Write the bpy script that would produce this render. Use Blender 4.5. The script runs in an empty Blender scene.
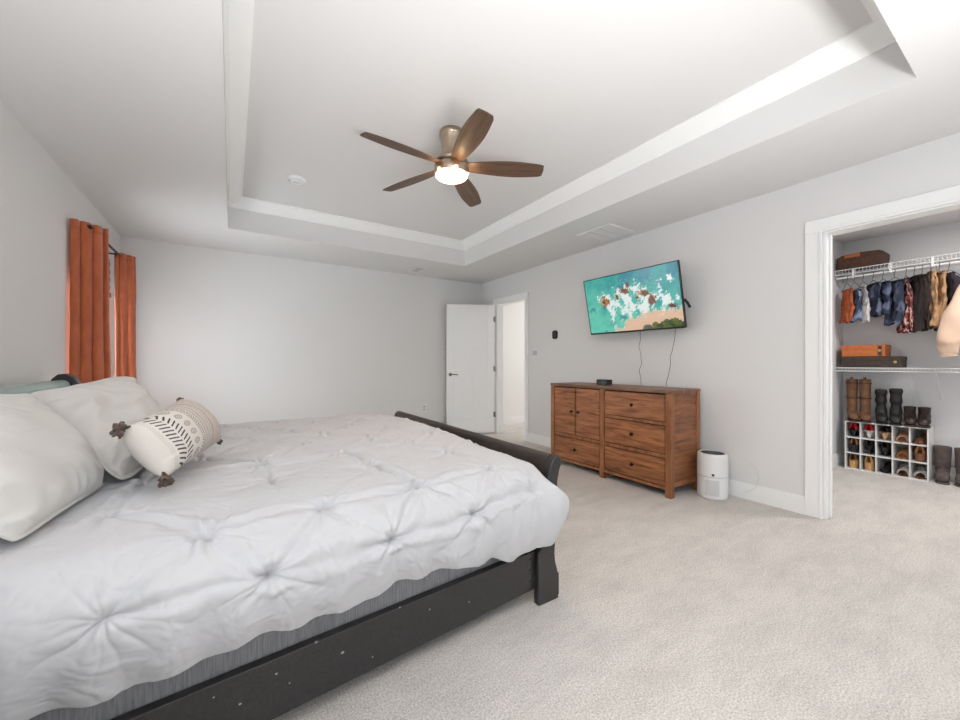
import bpy, bmesh, math, random
import numpy as np
from mathutils import Vector, Matrix

random.seed(7)
rng = np.random.RandomState(11)
S = bpy.context.scene
C = S.collection
PI = math.pi

# ------------------------------------------------------------------ camera
cam_d = bpy.data.cameras.new('camera')
cam = bpy.data.objects.new('camera', cam_d)
C.objects.link(cam)
cam_d.sensor_width = 36.0
cam_d.lens = 384.35 / 960 * 36.0
cam_d.shift_y = 3.2 / 960
cam_d.clip_start = 0.02
cam.location = (0, 0, 1.107)
cam.rotation_euler = (PI / 2, 0, -0.574)
S.camera = cam

# ------------------------------------------------------------------ world / light / exposure
S.view_settings.view_transform = 'Standard'
S.view_settings.look = 'None'
S.view_settings.gamma = 1
S.view_settings.exposure = 0.62
S.view_settings.use_curve_mapping = False
W = bpy.data.worlds.new('sky')
S.world = W
W.use_nodes = True
bg = W.node_tree.nodes['Background']
bg.inputs[0].default_value = (0.80, 0.90, 1.0, 1)
bg.inputs[1].default_value = 1.0


def area(name, loc, rot, sx, sy, power, col=(1, 1, 1), spread=PI):
    l = bpy.data.lights.new(name, 'AREA')
    l.shape = 'RECTANGLE'
    l.size = sx
    l.size_y = sy
    l.energy = power
    l.color = col
    l.spread = spread
    o = bpy.data.objects.new(name, l)
    o.location = loc
    o.rotation_euler = rot
    C.objects.link(o)
    return o


# daylight through the curtained window, then fill lights at two added, unseen windows
area('daylight_left', (-1.16, 4.42, 1.35), (0, -PI / 2, 0), 1.4, 0.9, 30, (0.93, 0.97, 1.0))
area('window_fill_near', (-1.16, 0.25, 1.40), (0, -PI / 2, 0), 1.4, 0.9, 6, (0.96, 0.98, 1.0))
area('window_fill_back', (1.35, -1.78, 1.45), (PI / 2, 0, 0), 3.0, 1.6, 6, (0.97, 0.985, 1.0))
# added fill standing in for a bounced flash, aimed up behind the camera
area('bounce_fill', (0.35, -1.30, 0.30), (PI - 0.42, 0, 0), 2.4, 0.5, 60, (0.985, 0.99, 1.0), 1.9)
# closet ceiling lamp
area('closet_light', (4.55, 0.1, 2.40), (0, 0, 0), 0.5, 0.5, 20, (1, 0.98, 0.95))
area('hall_light', (6.2, 4.9, 1.6), (0, PI / 2, 0), 1.2, 1.0, 22, (1, 0.985, 0.96))  # area light inside the hall, which has no window


# ------------------------------------------------------------------ helpers
def srgb(r, g, b):
    f = lambda v: (v / 255 / 12.92) if v / 255 <= 0.04045 else ((v / 255 + 0.055) / 1.055) ** 2.4
    return (f(r), f(g), f(b), 1)


def mat(name, col, rough=0.6, metal=0.0, noise=None, bump=None, emit=None, spec=None,
        coat=0.0, sheen=0.0, stretch=(1, 1, 1), col2=None, alpha=None):
    m = bpy.data.materials.new(name)
    m.use_nodes = True
    nt = m.node_tree
    b = nt.nodes['Principled BSDF']
    b.inputs['Base Color'].default_value = col
    b.inputs['Roughness'].default_value = rough
    b.inputs['Metallic'].default_value = metal
    b.inputs['Coat Weight'].default_value = coat
    b.inputs['Sheen Weight'].default_value = sheen
    if spec is not None:
        b.inputs['Specular IOR Level'].default_value = spec
    tc = nt.nodes.new('ShaderNodeTexCoord')
    mp = nt.nodes.new('ShaderNodeMapping')
    mp.inputs['Scale'].default_value = stretch
    nt.links.new(tc.outputs['Object'], mp.inputs['Vector'])
    if col2 is not None or noise:
        n = nt.nodes.new('ShaderNodeTexNoise')
        n.inputs['Scale'].default_value = noise or 6
        n.inputs['Detail'].default_value = 6
        nt.links.new(mp.outputs[0], n.inputs['Vector'])
        r = nt.nodes.new('ShaderNodeValToRGB')
        r.color_ramp.elements[0].position = 0.35
        r.color_ramp.elements[1].position = 0.65
        r.color_ramp.elements[0].color = col
        c2 = col2 or tuple(min(1, c * 1.06) for c in col[:3]) + (1,)
        r.color_ramp.elements[1].color = c2
        nt.links.new(n.outputs['Fac'], r.inputs['Fac'])
        nt.links.new(r.outputs[0], b.inputs['Base Color'])
    if bump:
        sc, st, dist = bump
        n2 = nt.nodes.new('ShaderNodeTexNoise')
        n2.inputs['Scale'].default_value = sc
        n2.inputs['Detail'].default_value = 4
        nt.links.new(mp.outputs[0], n2.inputs['Vector'])
        bp = nt.nodes.new('ShaderNodeBump')
        bp.inputs['Strength'].default_value = st
        bp.inputs['Distance'].default_value = dist
        nt.links.new(n2.outputs['Fac'], bp.inputs['Height'])
        nt.links.new(bp.outputs[0], b.inputs['Normal'])
    if emit:
        b.inputs['Emission Color'].default_value = emit[0]
        b.inputs['Emission Strength'].default_value = emit[1]
    return m


def attr_mat(name, rough=0.8, emit=0.0, bump=None, attr='col'):
    m = mat(name, (0.5, 0.5, 0.5, 1), rough, bump=bump)
    nt = m.node_tree
    b = nt.nodes['Principled BSDF']
    a = nt.nodes.new('ShaderNodeAttribute')
    a.attribute_name = attr
    nt.links.new(a.outputs['Color'], b.inputs['Base Color'])
    if emit:
        b.inputs['Base Color'].default_value = (0, 0, 0, 1)
        nt.links.remove(b.inputs['Base Color'].links[0])
        b.inputs['Base Color'].default_value = (0.01, 0.01, 0.01, 1)
        nt.links.new(a.outputs['Color'], b.inputs['Emission Color'])
        b.inputs['Emission Strength'].default_value = emit
    return m


def wood(name, dark, light, stretch, rough=0.45, scale=3.0, plank=None):
    m = bpy.data.materials.new(name)
    m.use_nodes = True
    nt = m.node_tree
    b = nt.nodes['Principled BSDF']
    b.inputs['Roughness'].default_value = rough
    tc = nt.nodes.new('ShaderNodeTexCoord')
    mp = nt.nodes.new('ShaderNodeMapping')
    mp.inputs['Scale'].default_value = stretch
    nt.links.new(tc.outputs['Object'], mp.inputs['Vector'])
    n = nt.nodes.new('ShaderNodeTexNoise')
    n.inputs['Scale'].default_value = scale
    n.inputs['Detail'].default_value = 8
    n.inputs['Roughness'].default_value = 0.62
    n.inputs['Distortion'].default_value = 0.6
    nt.links.new(mp.outputs[0], n.inputs['Vector'])
    r = nt.nodes.new('ShaderNodeValToRGB')
    e = r.color_ramp.elements
    e[0].position = 0.33
    e[0].color = dark
    e[1].position = 0.68
    e[1].color = light
    mid = e.new(0.5)
    mid.color = tuple((a * 0.45 + c * 0.55) for a, c in zip(dark, light))
    nt.links.new(n.outputs['Fac'], r.inputs['Fac'])
    out = r.outputs[0]
    # broad tone change from board to board
    v = nt.nodes.new('ShaderNodeTexVoronoi')
    v.inputs['Scale'].default_value = 1.0
    mp2 = nt.nodes.new('ShaderNodeMapping')
    mp2.inputs['Scale'].default_value = plank or (3, 1.5, 14)
    nt.links.new(tc.outputs['Object'], mp2.inputs['Vector'])
    nt.links.new(mp2.outputs[0], v.inputs['Vector'])
    hs = nt.nodes.new('ShaderNodeMix')
    hs.data_type = 'RGBA'
    hs.blend_type = 'MULTIPLY'
    hs.inputs['Factor'].default_value = 0.45
    bw = nt.nodes.new('ShaderNodeRGBToBW')
    nt.links.new(v.outputs['Color'], bw.inputs[0])
    ad = nt.nodes.new('ShaderNodeMath')
    ad.operation = 'ADD'
    ad.inputs[1].default_value = 0.35
    nt.links.new(bw.outputs[0], ad.inputs[0])
    nt.links.new(out, hs.inputs['A'])
    nt.links.new(ad.outputs[0], hs.inputs['B'])
    nt.links.new(hs.outputs['Result'], b.inputs['Base Color'])
    bp = nt.nodes.new('ShaderNodeBump')
    bp.inputs['Strength'].default_value = 0.15
    bp.inputs['Distance'].default_value = 0.002
    nt.links.new(n.outputs['Fac'], bp.inputs['Height'])
    nt.links.new(bp.outputs[0], b.inputs['Normal'])
    return m


def BM():
    return bmesh.new()


def box(bm, x0, x1, y0, y1, z0, z1, M=None):
    vs = [bm.verts.new(p) for p in [(x0, y0, z0), (x1, y0, z0), (x1, y1, z0), (x0, y1, z0),
                                    (x0, y0, z1), (x1, y0, z1), (x1, y1, z1), (x0, y1, z1)]]
    if M is not None:
        for v in vs:
            v.co = M @ v.co
    for f in [(0, 3, 2, 1), (4, 5, 6, 7), (0, 1, 5, 4), (1, 2, 6, 5), (2, 3, 7, 6), (3, 0, 4, 7)]:
        bm.faces.new([vs[i] for i in f])
    return bm


def lathe(bm, prof, center=(0, 0, 0), n=40, M=None, sx=1, sy=1):
    """prof: list of (r,z)."""
    rings = []
    for r, z in prof:
        ring = []
        for i in range(n):
            a = 2 * PI * i / n
            p = Vector((center[0] + r * sx * math.cos(a), center[1] + r * sy * math.sin(a), center[2] + z))
            if M is not None:
                p = M @ p
            ring.append(bm.verts.new(p))
        rings.append(ring)
    for a, b in zip(rings, rings[1:]):
        for i in range(n):
            bm.faces.new([a[i], a[(i + 1) % n], b[(i + 1) % n], b[i]])
    bm.faces.new(list(reversed(rings[0])))
    bm.faces.new(rings[-1])
    return bm


def tube(bm, pts, r, n=8, radii=None):
    pts = [Vector(p) for p in pts]
    rings = []
    prev = None
    for i, p in enumerate(pts):
        if i == 0:
            d = pts[1] - p
        elif i == len(pts) - 1:
            d = p - pts[-2]
        else:
            d = pts[i + 1] - pts[i - 1]
        d.normalize()
        if prev is None:
            up = Vector((0, 0, 1)) if abs(d.z) < 0.9 else Vector((1, 0, 0))
            a = d.cross(up).normalized()
        else:
            a = (prev - d * prev.dot(d)).normalized()
        prev = a
        b = d.cross(a)
        rr = radii[i] if radii else r
        rings.append([bm.verts.new(p + a * rr * math.cos(2 * PI * k / n) + b * rr * math.sin(2 * PI * k / n)) for k in range(n)])
    for a, b in zip(rings, rings[1:]):
        for i in range(n):
            bm.faces.new([a[i], a[(i + 1) % n], b[(i + 1) % n], b[i]])
    bm.faces.new(list(reversed(rings[0])))
    bm.faces.new(rings[-1])
    return bm


def prism(bm, outline, axis, a0, a1, M=None):
    """extrude a closed 2-D outline along axis ('X','Y','Z')."""
    def P(u, v, a):
        p = {'X': (a, u, v), 'Y': (u, a, v), 'Z': (u, v, a)}[axis]
        p = Vector(p)
        return M @ p if M is not None else p
    A = [bm.verts.new(P(u, v, a0)) for u, v in outline]
    B = [bm.verts.new(P(u, v, a1)) for u, v in outline]
    n = len(outline)
    for i in range(n):
        bm.faces.new([A[i], A[(i + 1) % n], B[(i + 1) % n], B[i]])
    bm.faces.new(list(reversed(A)))
    bm.faces.new(B)
    return bm


def obj(name, bm, m, parent=None, smooth=False, bevel=0, seg=2, sub=0, solid=0, tri=True):
    bmesh.ops.recalc_face_normals(bm, faces=bm.faces)
    me = bpy.data.meshes.new(name)
    bm.to_mesh(me)
    bm.free()
    o = bpy.data.objects.new(name, me)
    C.objects.link(o)
    if m is not None:
        me.materials.append(m)
    if smooth:
        for p in me.polygons:
            p.use_smooth = True
    if solid:
        s = o.modifiers.new('s', 'SOLIDIFY')
        s.thickness = solid
        s.offset = -1
    if bevel:
        b = o.modifiers.new('b', 'BEVEL')
        b.width = bevel
        b.segments = seg
        b.limit_method = 'ANGLE'
        b.angle_limit = math.radians(40)
    if sub:
        s = o.modifiers.new('sub', 'SUBSURF')
        s.levels = sub
        s.render_levels = sub
    if parent is not None:
        o.parent = parent
        o.matrix_parent_inverse = Matrix.Identity(4)
        # parts are authored in the thing's own frame
    return o


def grid_obj(name, P, m, parent=None, col=None, solid=0, closed_u=False):
    """P: array (nu,nv,3) -> smooth mesh; col (nu,nv,3) -> colour attribute."""
    nu, nv = P.shape[:2]
    verts = P.reshape(-1, 3).tolist()
    faces = []
    for i in range(nu if closed_u else nu - 1):
        i2 = (i + 1) % nu
        for j in range(nv - 1):
            faces.append((i * nv + j, i2 * nv + j, i2 * nv + j + 1, i * nv + j + 1))
    me = bpy.data.meshes.new(name)
    me.from_pydata(verts, [], faces)
    me.materials.append(m)
    me.polygons.foreach_set('use_smooth', [True] * len(faces))
    if col is not None:
        a = me.color_attributes.new('col', 'FLOAT_COLOR', 'POINT')
        cc = np.ones((nu * nv, 4), dtype=np.float32)
        cc[:, :3] = col.reshape(-1, 3)
        a.data.foreach_set('color', cc.ravel())
    o = bpy.data.objects.new(name, me)
    C.objects.link(o)
    if solid:
        s = o.modifiers.new('s', 'SOLIDIFY')
        s.thickness = solid
        s.offset = 0
    if parent is not None:
        o.parent = parent
    return o


def thing(name, label, cat, loc=(0, 0, 0), rotz=0, group=None):
    o = bpy.data.objects.new(name, None)
    o.empty_display_size = 0.1
    C.objects.link(o)
    o.location = loc
    o.rotation_euler = (0, 0, rotz)
    o['label'] = label
    o['category'] = cat
    if group:
        o['group'] = group
    return o


def tag(o, label, cat, group=None, kind=None):
    o['label'] = label
    o['category'] = cat
    if group:
        o['group'] = group
    if kind:
        o['kind'] = kind
    return o


def struct(name, bm, m, parent=None, **k):
    o = obj(name, bm, m, parent, **k)
    if parent is None:
        o['kind'] = 'structure'
        o['label'] = SL.get(name, name.replace('_', ' '))
        o['category'] = name.split('_')[0]
    return o


SL = {
    'floor': 'light grey carpet covering bedroom, hall and closet floor',
    'ceiling': 'pale grey ceiling with recessed tray above the bed',
    'wall_left': 'pale grey wall behind the headboard and orange curtains',
    'wall_far': 'blank pale grey wall behind the open bedroom door',
    'wall_right': 'pale grey wall with television, bedroom doorway and closet opening',
    'wall_back': 'pale grey wall with added wide window behind the camera',
    'wall_closet': 'pale grey walls of the walk-in closet behind the shoes',
    'wall_hall': 'white walls of the hall seen through the bedroom doorway',
    'trim_1': 'white crown moulding around the top of the ceiling tray',
    'trim_2': 'white casing around the closet opening',
    'trim_3': 'white casing around the bedroom doorway',
    'baseboard_far': 'white baseboard along the far wall',
    'baseboard_right': 'white baseboard under the television wall',
    'baseboard_left': 'white baseboard behind the bed',
    'baseboard_closet': 'white baseboard inside the closet',
    'baseboard_hall': 'white baseboard in the hall beyond the doorway',
    'baseboard_back': 'white baseboard behind the camera',
}


def fnoise(x, y, seed, n=5, f0=1.0, gain=0.55):
    """smooth pseudo noise from random sines, x,y arrays."""
    r = np.random.RandomState(int(seed))
    out = np.zeros_like(x, dtype=float)
    a = 1.0
    f = f0
    for i in range(n):
        for k in range(4):
            th = r.uniform(0, 2 * PI)
            ph = r.uniform(0, 2 * PI)
            ff = f * r.uniform(0.7, 1.4)
            out += a * 0.4 * np.sin(ff * (x * math.cos(th) + y * math.sin(th)) * 2 * PI + ph
                                    + 1.1 * np.sin(ff * 0.6 * (x * math.sin(th) - y * math.cos(th)) * 2 * PI))
        a *= gain
        f *= 2.0
    return out


def sm(a, b, x):
    t = np.clip((x - a) / (b - a), 0, 1)
    return t * t * (3 - 2 * t)


# ------------------------------------------------------------------ materials
M_wall = mat('wall_paint', srgb(228, 227, 226), 0.85, bump=(180, 0.04, 0.001))
M_ceil = mat('ceiling_paint', srgb(225, 224, 223), 0.9, bump=(150, 0.05, 0.001))
M_trim = mat('trim_paint', srgb(245, 245, 244), 0.45)
M_hall = mat('hall_paint', srgb(238, 237, 235), 0.85)
M_closet = mat('closet_paint', srgb(216, 216, 218), 0.85)
M_black = mat('bed_black', srgb(34, 33, 34), 0.38, col2=srgb(46, 44, 45), noise=110, bump=(220, 0.12, 0.001), coat=0.25)
M_dkwood = wood('footboard_wood', srgb(40, 33, 30), srgb(66, 55, 50), (2, 1.2, 10), 0.4)
M_white_cloth = mat('white_cotton', srgb(196, 196, 199), 0.9, bump=(240, 0.12, 0.001), sheen=0.1)
M_pillow = mat('pillow_cotton', srgb(204, 202, 199), 0.9, bump=(200, 0.12, 0.001), sheen=0.15)
M_ticking = mat('ticking_fabric', srgb(126, 126, 129), 0.9, noise=60, col2=srgb(152, 152, 155), stretch=(4, 4, 0.25), bump=(150, 0.3, 0.002))
M_mattress = mat('mattress_fabric', srgb(215, 215, 215), 0.9)
M_orange = mat('orange_velvet', srgb(176, 88, 50), 0.75, noise=22, col2=srgb(192, 102, 60), sheen=0.25, stretch=(1, 1, 0.4))
M_wood = wood('acacia_wood', srgb(102, 60, 36), srgb(186, 122, 76), (2.5, 1.3, 13), 0.42)
M_woodV = wood('acacia_frame', srgb(122, 74, 46), srgb(178, 118, 76), (8, 8, 1.2), 0.42, plank=(9, 7, 0.7))
M_woodS = wood('acacia_side', srgb(104, 62, 40), srgb(168, 108, 68), (1.3, 3, 12), 0.45)
M_woodT = wood('acacia_top', srgb(98, 66, 48), srgb(150, 108, 80), (10, 1.2, 3), 0.4, plank=(14, 1.5, 3))
M_knob = mat('bronze_knob', srgb(52, 34, 26), 0.35, 0.7)
M_gap = mat('dark_gap', srgb(40, 24, 16), 0.9)
M_nickel = mat('brushed_nickel', srgb(196, 178, 158), 0.28, 1.0, noise=90, col2=srgb(170, 152, 134), stretch=(1, 1, 6))
M_blade = wood('fan_blade_wood', srgb(74, 54, 42), srgb(112, 86, 66), (1, 14, 1), 0.45, scale=4, plank=(1, 3, 1))
M_lamp = mat('lamp_glass', srgb(255, 246, 230), 0.4, emit=((1.0, 0.86, 0.68, 1), 2.6))
M_plastic_w = mat('white_plastic', srgb(232, 232, 232), 0.4)
M_grille = mat('grey_grille', srgb(190, 191, 192), 0.6)
M_greydk = mat('dark_grey_plastic', srgb(70, 72, 75), 0.5)
M_blackpl = mat('black_plastic', srgb(22, 22, 24), 0.35)
M_wire_w = mat('white_wire', srgb(232, 232, 232), 0.4)
M_hanger = mat('hanger_metal', srgb(60, 60, 62), 0.35, 0.6)
M_chrome = mat('satin_nickel', srgb(128, 124, 120), 0.3, 1.0)
M_cable = mat('grey_cable', srgb(110, 110, 112), 0.6)
M_teal_glare = mat('teal_glare', srgb(156, 182, 180), 0.3, coat=0.2)  # window glare on the dark headboard roll, put in as pale teal colour
M_glass = bpy.data.materials.new('window_glass')
M_glass.use_nodes = True
_b = M_glass.node_tree.nodes['Principled BSDF']
_b.inputs['Base Color'].default_value = (1, 1, 1, 1)
_b.inputs['Roughness'].default_value = 0.0
_b.inputs['Transmission Weight'].default_value = 1.0
_b.inputs['IOR'].default_value = 1.1


def carpet_mat():
    m = bpy.data.materials.new('carpet')
    m.use_nodes = True
    nt = m.node_tree
    b = nt.nodes['Principled BSDF']
    b.inputs['Roughness'].default_value = 0.95
    b.inputs['Specular IOR Level'].default_value = 0.1
    tc = nt.nodes.new('ShaderNodeTexCoord')

    def noise(sc, det, rough=0.6, st=(1, 1, 1)):
        mp = nt.nodes.new('ShaderNodeMapping')
        mp.inputs['Scale'].default_value = st
        nt.links.new(tc.outputs['Object'], mp.inputs['Vector'])
        n = nt.nodes.new('ShaderNodeTexNoise')
        n.inputs['Scale'].default_value = sc
        n.inputs['Detail'].default_value = det
        n.inputs['Roughness'].default_value = rough
        nt.links.new(mp.outputs[0], n.inputs['Vector'])
        return n.outputs['Fac']
    fine = noise(150, 4, 0.85)
    pile = noise(2.6, 6, 0.8, (1.0, 2.6, 1))
    r = nt.nodes.new('ShaderNodeValToRGB')
    r.color_ramp.elements[0].position = 0.34
    r.color_ramp.elements[0].color = srgb(166, 160, 154)
    r.color_ramp.elements[1].position = 0.60
    r.color_ramp.elements[1].color = srgb(236, 230, 224)
    nt.links.new(fine, r.inputs['Fac'])
    r2 = nt.nodes.new('ShaderNodeValToRGB')
    r2.color_ramp.elements[0].position = 0.32
    r2.color_ramp.elements[0].color = (0.83, 0.83, 0.835, 1)
    r2.color_ramp.elements[1].position = 0.58
    r2.color_ramp.elements[1].color = (1, 1, 1, 1)
    nt.links.new(pile, r2.inputs['Fac'])
    mx = nt.nodes.new('ShaderNodeMix')
    mx.data_type = 'RGBA'
    mx.blend_type = 'MULTIPLY'
    mx.inputs['Factor'].default_value = 1
    nt.links.new(r.outputs[0], mx.inputs['A'])
    nt.links.new(r2.outputs[0], mx.inputs['B'])
    nt.links.new(mx.outputs['Result'], b.inputs['Base Color'])
    bp = nt.nodes.new('ShaderNodeBump')
    bp.inputs['Strength'].default_value = 0.6
    bp.inputs['Distance'].default_value = 0.004
    nt.links.new(fine, bp.inputs['Height'])
    nt.links.new(bp.outputs[0], b.inputs['Normal'])
    return m


M_carpet = carpet_mat()

# ------------------------------------------------------------------ room shell
XL, XR, YF, YB, ZC = -0.978, 3.53, 5.43, -1.6, 2.44
T = 0.12
ZT = 2.74
CX1, CY0, CY1 = 5.72, -1.0, 1.40       # closet
HX, HY = 6.3, 5.60                     # hall

b = BM()
box(b, XL - T, 6.5, YB - T, 5.9, -0.1, 0)
struct('floor', b, M_carpet)

# left wall with the curtained window and one added for its light
def wall_x(bm, x0, x1, y0, y1, z1, holes):
    """wall in a YZ plane with rectangular holes (ya,yb,za,zb)."""
    holes = sorted(holes)
    y = y0
    for ya, yb, za, zb in holes:
        box(bm, x0, x1, y, ya, 0, z1)
        if za > 0:
            box(bm, x0, x1, ya, yb, 0, za)
        box(bm, x0, x1, ya, yb, zb, z1)
        y = yb
    box(bm, x0, x1, y, y1, 0, z1)


W1 = (3.95, 4.90, 0.65, 2.06)
W2 = (-0.20, 0.72, 0.65, 2.06)
b = BM()
wall_x(b, XL - T, XL, YB, YF + T, ZC + 0.4, [W2, W1])
struct('wall_left', b, M_wall)
b = BM()
box(b, XL, XR + T, YF, YF + T, 0, ZC + 0.4)
struct('wall_far', b, M_wall)
D1 = (4.265, 4.975, 0, 2.045)      # bedroom doorway
D2 = (-0.55, 0.968, 0, 2.045)      # closet opening
b = BM()
wall_x(b, XR, XR + T, YB, YF, ZC + 0.4, [D2, D1])
struct('wall_right', b, M_wall)
# back wall with a wide window added for its light
b = BM()
wx0, wx1 = -0.1, 2.8
box(b, XL, wx0, YB - T, YB, 0, ZC + 0.4)
box(b, wx1, XR, YB - T, YB, 0, ZC + 0.4)
box(b, wx0, wx1, YB - T, YB, 0, 0.65)
box(b, wx0, wx1, YB - T, YB, 2.2, ZC + 0.4)
struct('wall_back', b, M_wall)
# closet
b = BM()
box(b, CX1, CX1 + 0.1, CY0, CY1 + 0.1, 0, ZC)
box(b, XR + T, CX1, CY1, CY1 + 0.1, 0, ZC)
box(b, XR + T, CX1 + 0.1, CY0 - 0.1, CY0, 0, ZC)
struct('wall_closet', b, M_closet)
# hall
b = BM()
box(b, XR + T, HX, HY, HY + 0.1, 0, ZC)
box(b, HX, HX + 0.1, 1.5, HY + 0.1, 0, ZC)
box(b, XR + T, HX, 3.1, 3.2, 0, ZC)
struct('wall_hall', b, M_hall)

# ceiling with recessed tray
TX0, TX1, TY0, TY1 = -0.03, 2.684, 0.40, 4.536
b = BM()
box(b, XL - T, TX0, YB - T, YF + T, ZC, ZT + 0.1)
box(b, TX1, XR + T, YB - T, YF + T, ZC, ZT + 0.1)
box(b, TX0, TX1, YB - T, TY0, ZC, ZT + 0.1)
box(b, TX0, TX1, TY1, YF + T, ZC, ZT + 0.1)
box(b, TX0, TX1, TY0, TY1, ZT, ZT + 0.1)
box(b, XR + T, 6.5, CY0 - 0.1, HY + 0.15, ZC, ZC + 0.1)
struct('ceiling', b, M_ceil)
# crown moulding, mitred
b = BM()
prof = [(0.0, 2.650), (0.012, 2.650), (0.020, 2.664), (0.100, 2.722), (0.118, 2.728), (0.118, 2.74), (0.0, 2.74)]
rings = []
for (cx, cy, sx, sy) in [(TX0, TY0, 1, 1), (TX1, TY0, -1, 1), (TX1, TY1, -1, -1), (TX0, TY1, 1, -1)]:
    rings.append([b.verts.new((cx + sx * d, cy + sy * d, z)) for d, z in prof])
for i in range(4):
    A, B_ = rings[i], rings[(i + 1) % 4]
    for k in range(len(prof)):
        k2 = (k + 1) % len(prof)
        b.faces.new([A[k], B_[k], B_[k2], A[k2]])
struct('trim_1', b, M_trim)

# casings
def casing(bm, ya, yb, zt, w, x, th=0.018, side=-1):
    """flat casing on the wall face at x; side -1 sticks out to -X."""
    x0, x1 = sorted((x, x + side * th))
    box(bm, x0, x1, ya - w, ya, 0, zt)
    box(bm, x0, x1, yb, yb + w, 0, zt)
    box(bm, x0, x1, ya - w, yb + w, zt, zt + w)


def jamb(bm, ya, yb, zt, x0, x1, t=0.018):
    box(bm, x0, x1, ya, ya + t, 0, zt)
    box(bm, x0, x1, yb - t, yb, 0, zt)
    box(bm, x0, x1, ya + t, yb - t, zt - t, zt)


b = BM()
casing(b, D2[0], D2[1] + 0.012, D2[3], 0.088, XR)
casing(b, D2[0] - 0.008, D2[1], D2[3] - 0.008, 0.02, XR, 0.024)
jamb(b, D2[0], D2[1], D2[3], XR - 0.002, XR + T + 0.002)
box(b, XR + 0.05, XR + 0.062, D2[1] - 0.03, D2[1] - 0.018, 0, D2[3] - 0.018)
casing(b, D2[0], D2[1], D2[3], 0.08, XR + T, 0.018, 1)
struct('trim_2', b, M_trim, bevel=0.003)
b = BM()
casing(b, D1[0], D1[1], D1[3], 0.075, XR)
jamb(b, D1[0], D1[1], D1[3], XR - 0.002, XR + T + 0.002)
casing(b, D1[0], D1[1], D1[3], 0.075, XR + T, 0.018, 1)
struct('trim_3', b, M_trim, bevel=0.003)


def base_x(bm, x, y0, y1, side):
    x0, x1 = sorted((x, x + side * 0.014))
    box(bm, x0, x1, y0, y1, 0, 0.115)
    x0, x1 = sorted((x, x + side * 0.008))
    box(bm, x0, x1, y0, y1, 0.115, 0.13)


def base_y(bm, y, x0, x1, side):
    y0, y1 = sorted((y, y + side * 0.014))
    box(bm, x0, x1, y0, y1, 0, 0.115)
    y0, y1 = sorted((y, y + side * 0.008))
    box(bm, x0, x1, y0, y1, 0.115, 0.13)


b = BM(); base_y(b, YF, XL, XR, -1); struct('baseboard_far', b, M_trim)
b = BM()
base_x(b, XR, YB, D2[0] - 0.088, -1)
base_x(b, XR, D2[1] + 0.10, D1[0] - 0.075, -1)
base_x(b, XR, D1[1] + 0.075, YF - 0.014, -1)
struct('baseboard_right', b, M_trim)
b = BM(); base_x(b, XL, YB, YF - 0.014, 1); struct('baseboard_left', b, M_trim)
b = BM(); base_y(b, YB, XL + 0.014, XR - 0.014, 1); struct('baseboard_back', b, M_trim)
b = BM()
base_x(b, CX1, CY0, CY1, -1)
base_y(b, CY1, XR + T, CX1 - 0.014, -1)
base_x(b, XR + T, D2[1] + 0.08, CY1 - 0.014, 1)
struct('baseboard_closet', b, M_trim)
b = BM()
base_y(b, HY, XR + T, HX, -1)
struct('baseboard_hall', b, M_trim)


# windows -------------------------------------------------------
def window_x(name, x, hole, label):
    ya, yb, za, zb = hole
    w = thing(name, label, 'window')
    w['kind'] = 'structure'
    bm = BM()
    f = 0.045
    xg = x - 0.07
    box(bm, xg - 0.02, xg + 0.02, ya, ya + f, za, zb)
    box(bm, xg - 0.02, xg + 0.02, yb - f, yb, za, zb)
    box(bm, xg - 0.02, xg + 0.02, ya + f, yb - f, za, za + f)
    box(bm, xg - 0.02, xg + 0.02, ya + f, yb - f, zb - f, zb)
    zm = (za + zb) / 2
    box(bm, xg - 0.015, xg + 0.015, ya + f, yb - f, zm - 0.02, zm + 0.02)
    obj('window_frame', bm, M_trim, w)
    bm = BM()
    box(bm, xg - 0.003, xg + 0.003, ya + f, yb - f, za + f, zb - f)
    obj('pane', bm, M_glass, w)
    bm = BM()
    box(bm, x - 0.01, x + 0.035, ya - 0.04, yb + 0.04, za - 0.03, za)
    obj('window_sill', bm, M_trim, w)
    return w


window_x('window_1', XL, W1, 'white framed window between the two orange curtains')
window_x('window_added_near', XL, W2, 'added white framed window on the left wall beside the camera')  # second window is unseen, added to let in light
w = thing('window_added_back', 'added wide white framed window behind the camera', 'window')  # unseen window, added to light the room from behind
w['kind'] = 'structure'
bm = BM()
yg = YB - 0.07
for xa in (wx0, (wx0 + wx1) / 2 - 0.025, wx1 - 0.05):
    box(bm, xa, xa + 0.05, yg - 0.02, yg + 0.02, 0.65, 2.2)
box(bm, wx0, wx1, yg - 0.019, yg + 0.019, 0.65, 0.70)
box(bm, wx0, wx1, yg - 0.019, yg + 0.019, 2.15, 2.2)
obj('window_frame', bm, M_trim, w)
bm = BM(); box(bm, wx0 + 0.05, wx1 - 0.05, yg - 0.003, yg + 0.003, 0.7, 2.15)
obj('pane', bm, M_glass, w)

# bamboo shade at the top of window 1
t = thing('roman_shade', 'tan woven bamboo shade at the top of the window between orange curtains', 'window shade', (XL + 0.012, 4.425, 1.72))
M_bamboo = wood('bamboo', srgb(96, 74, 46), srgb(170, 140, 96), (1, 1, 60), 0.7, plank=(1, 2, 30))
bm = BM()
for i in range(9):
    box(bm, -0.008, 0.010 + 0.004 * (i % 2), -0.47, 0.47, 0.04 + i * 0.036, 0.072 + i * 0.036)
obj('shade_slats', bm, M_bamboo, t)
bm = BM(); box(bm, -0.008, 0.02, -0.475, 0.475, 0.0, 0.04)
obj('bottom_rail', bm, M_bamboo, t)

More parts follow.
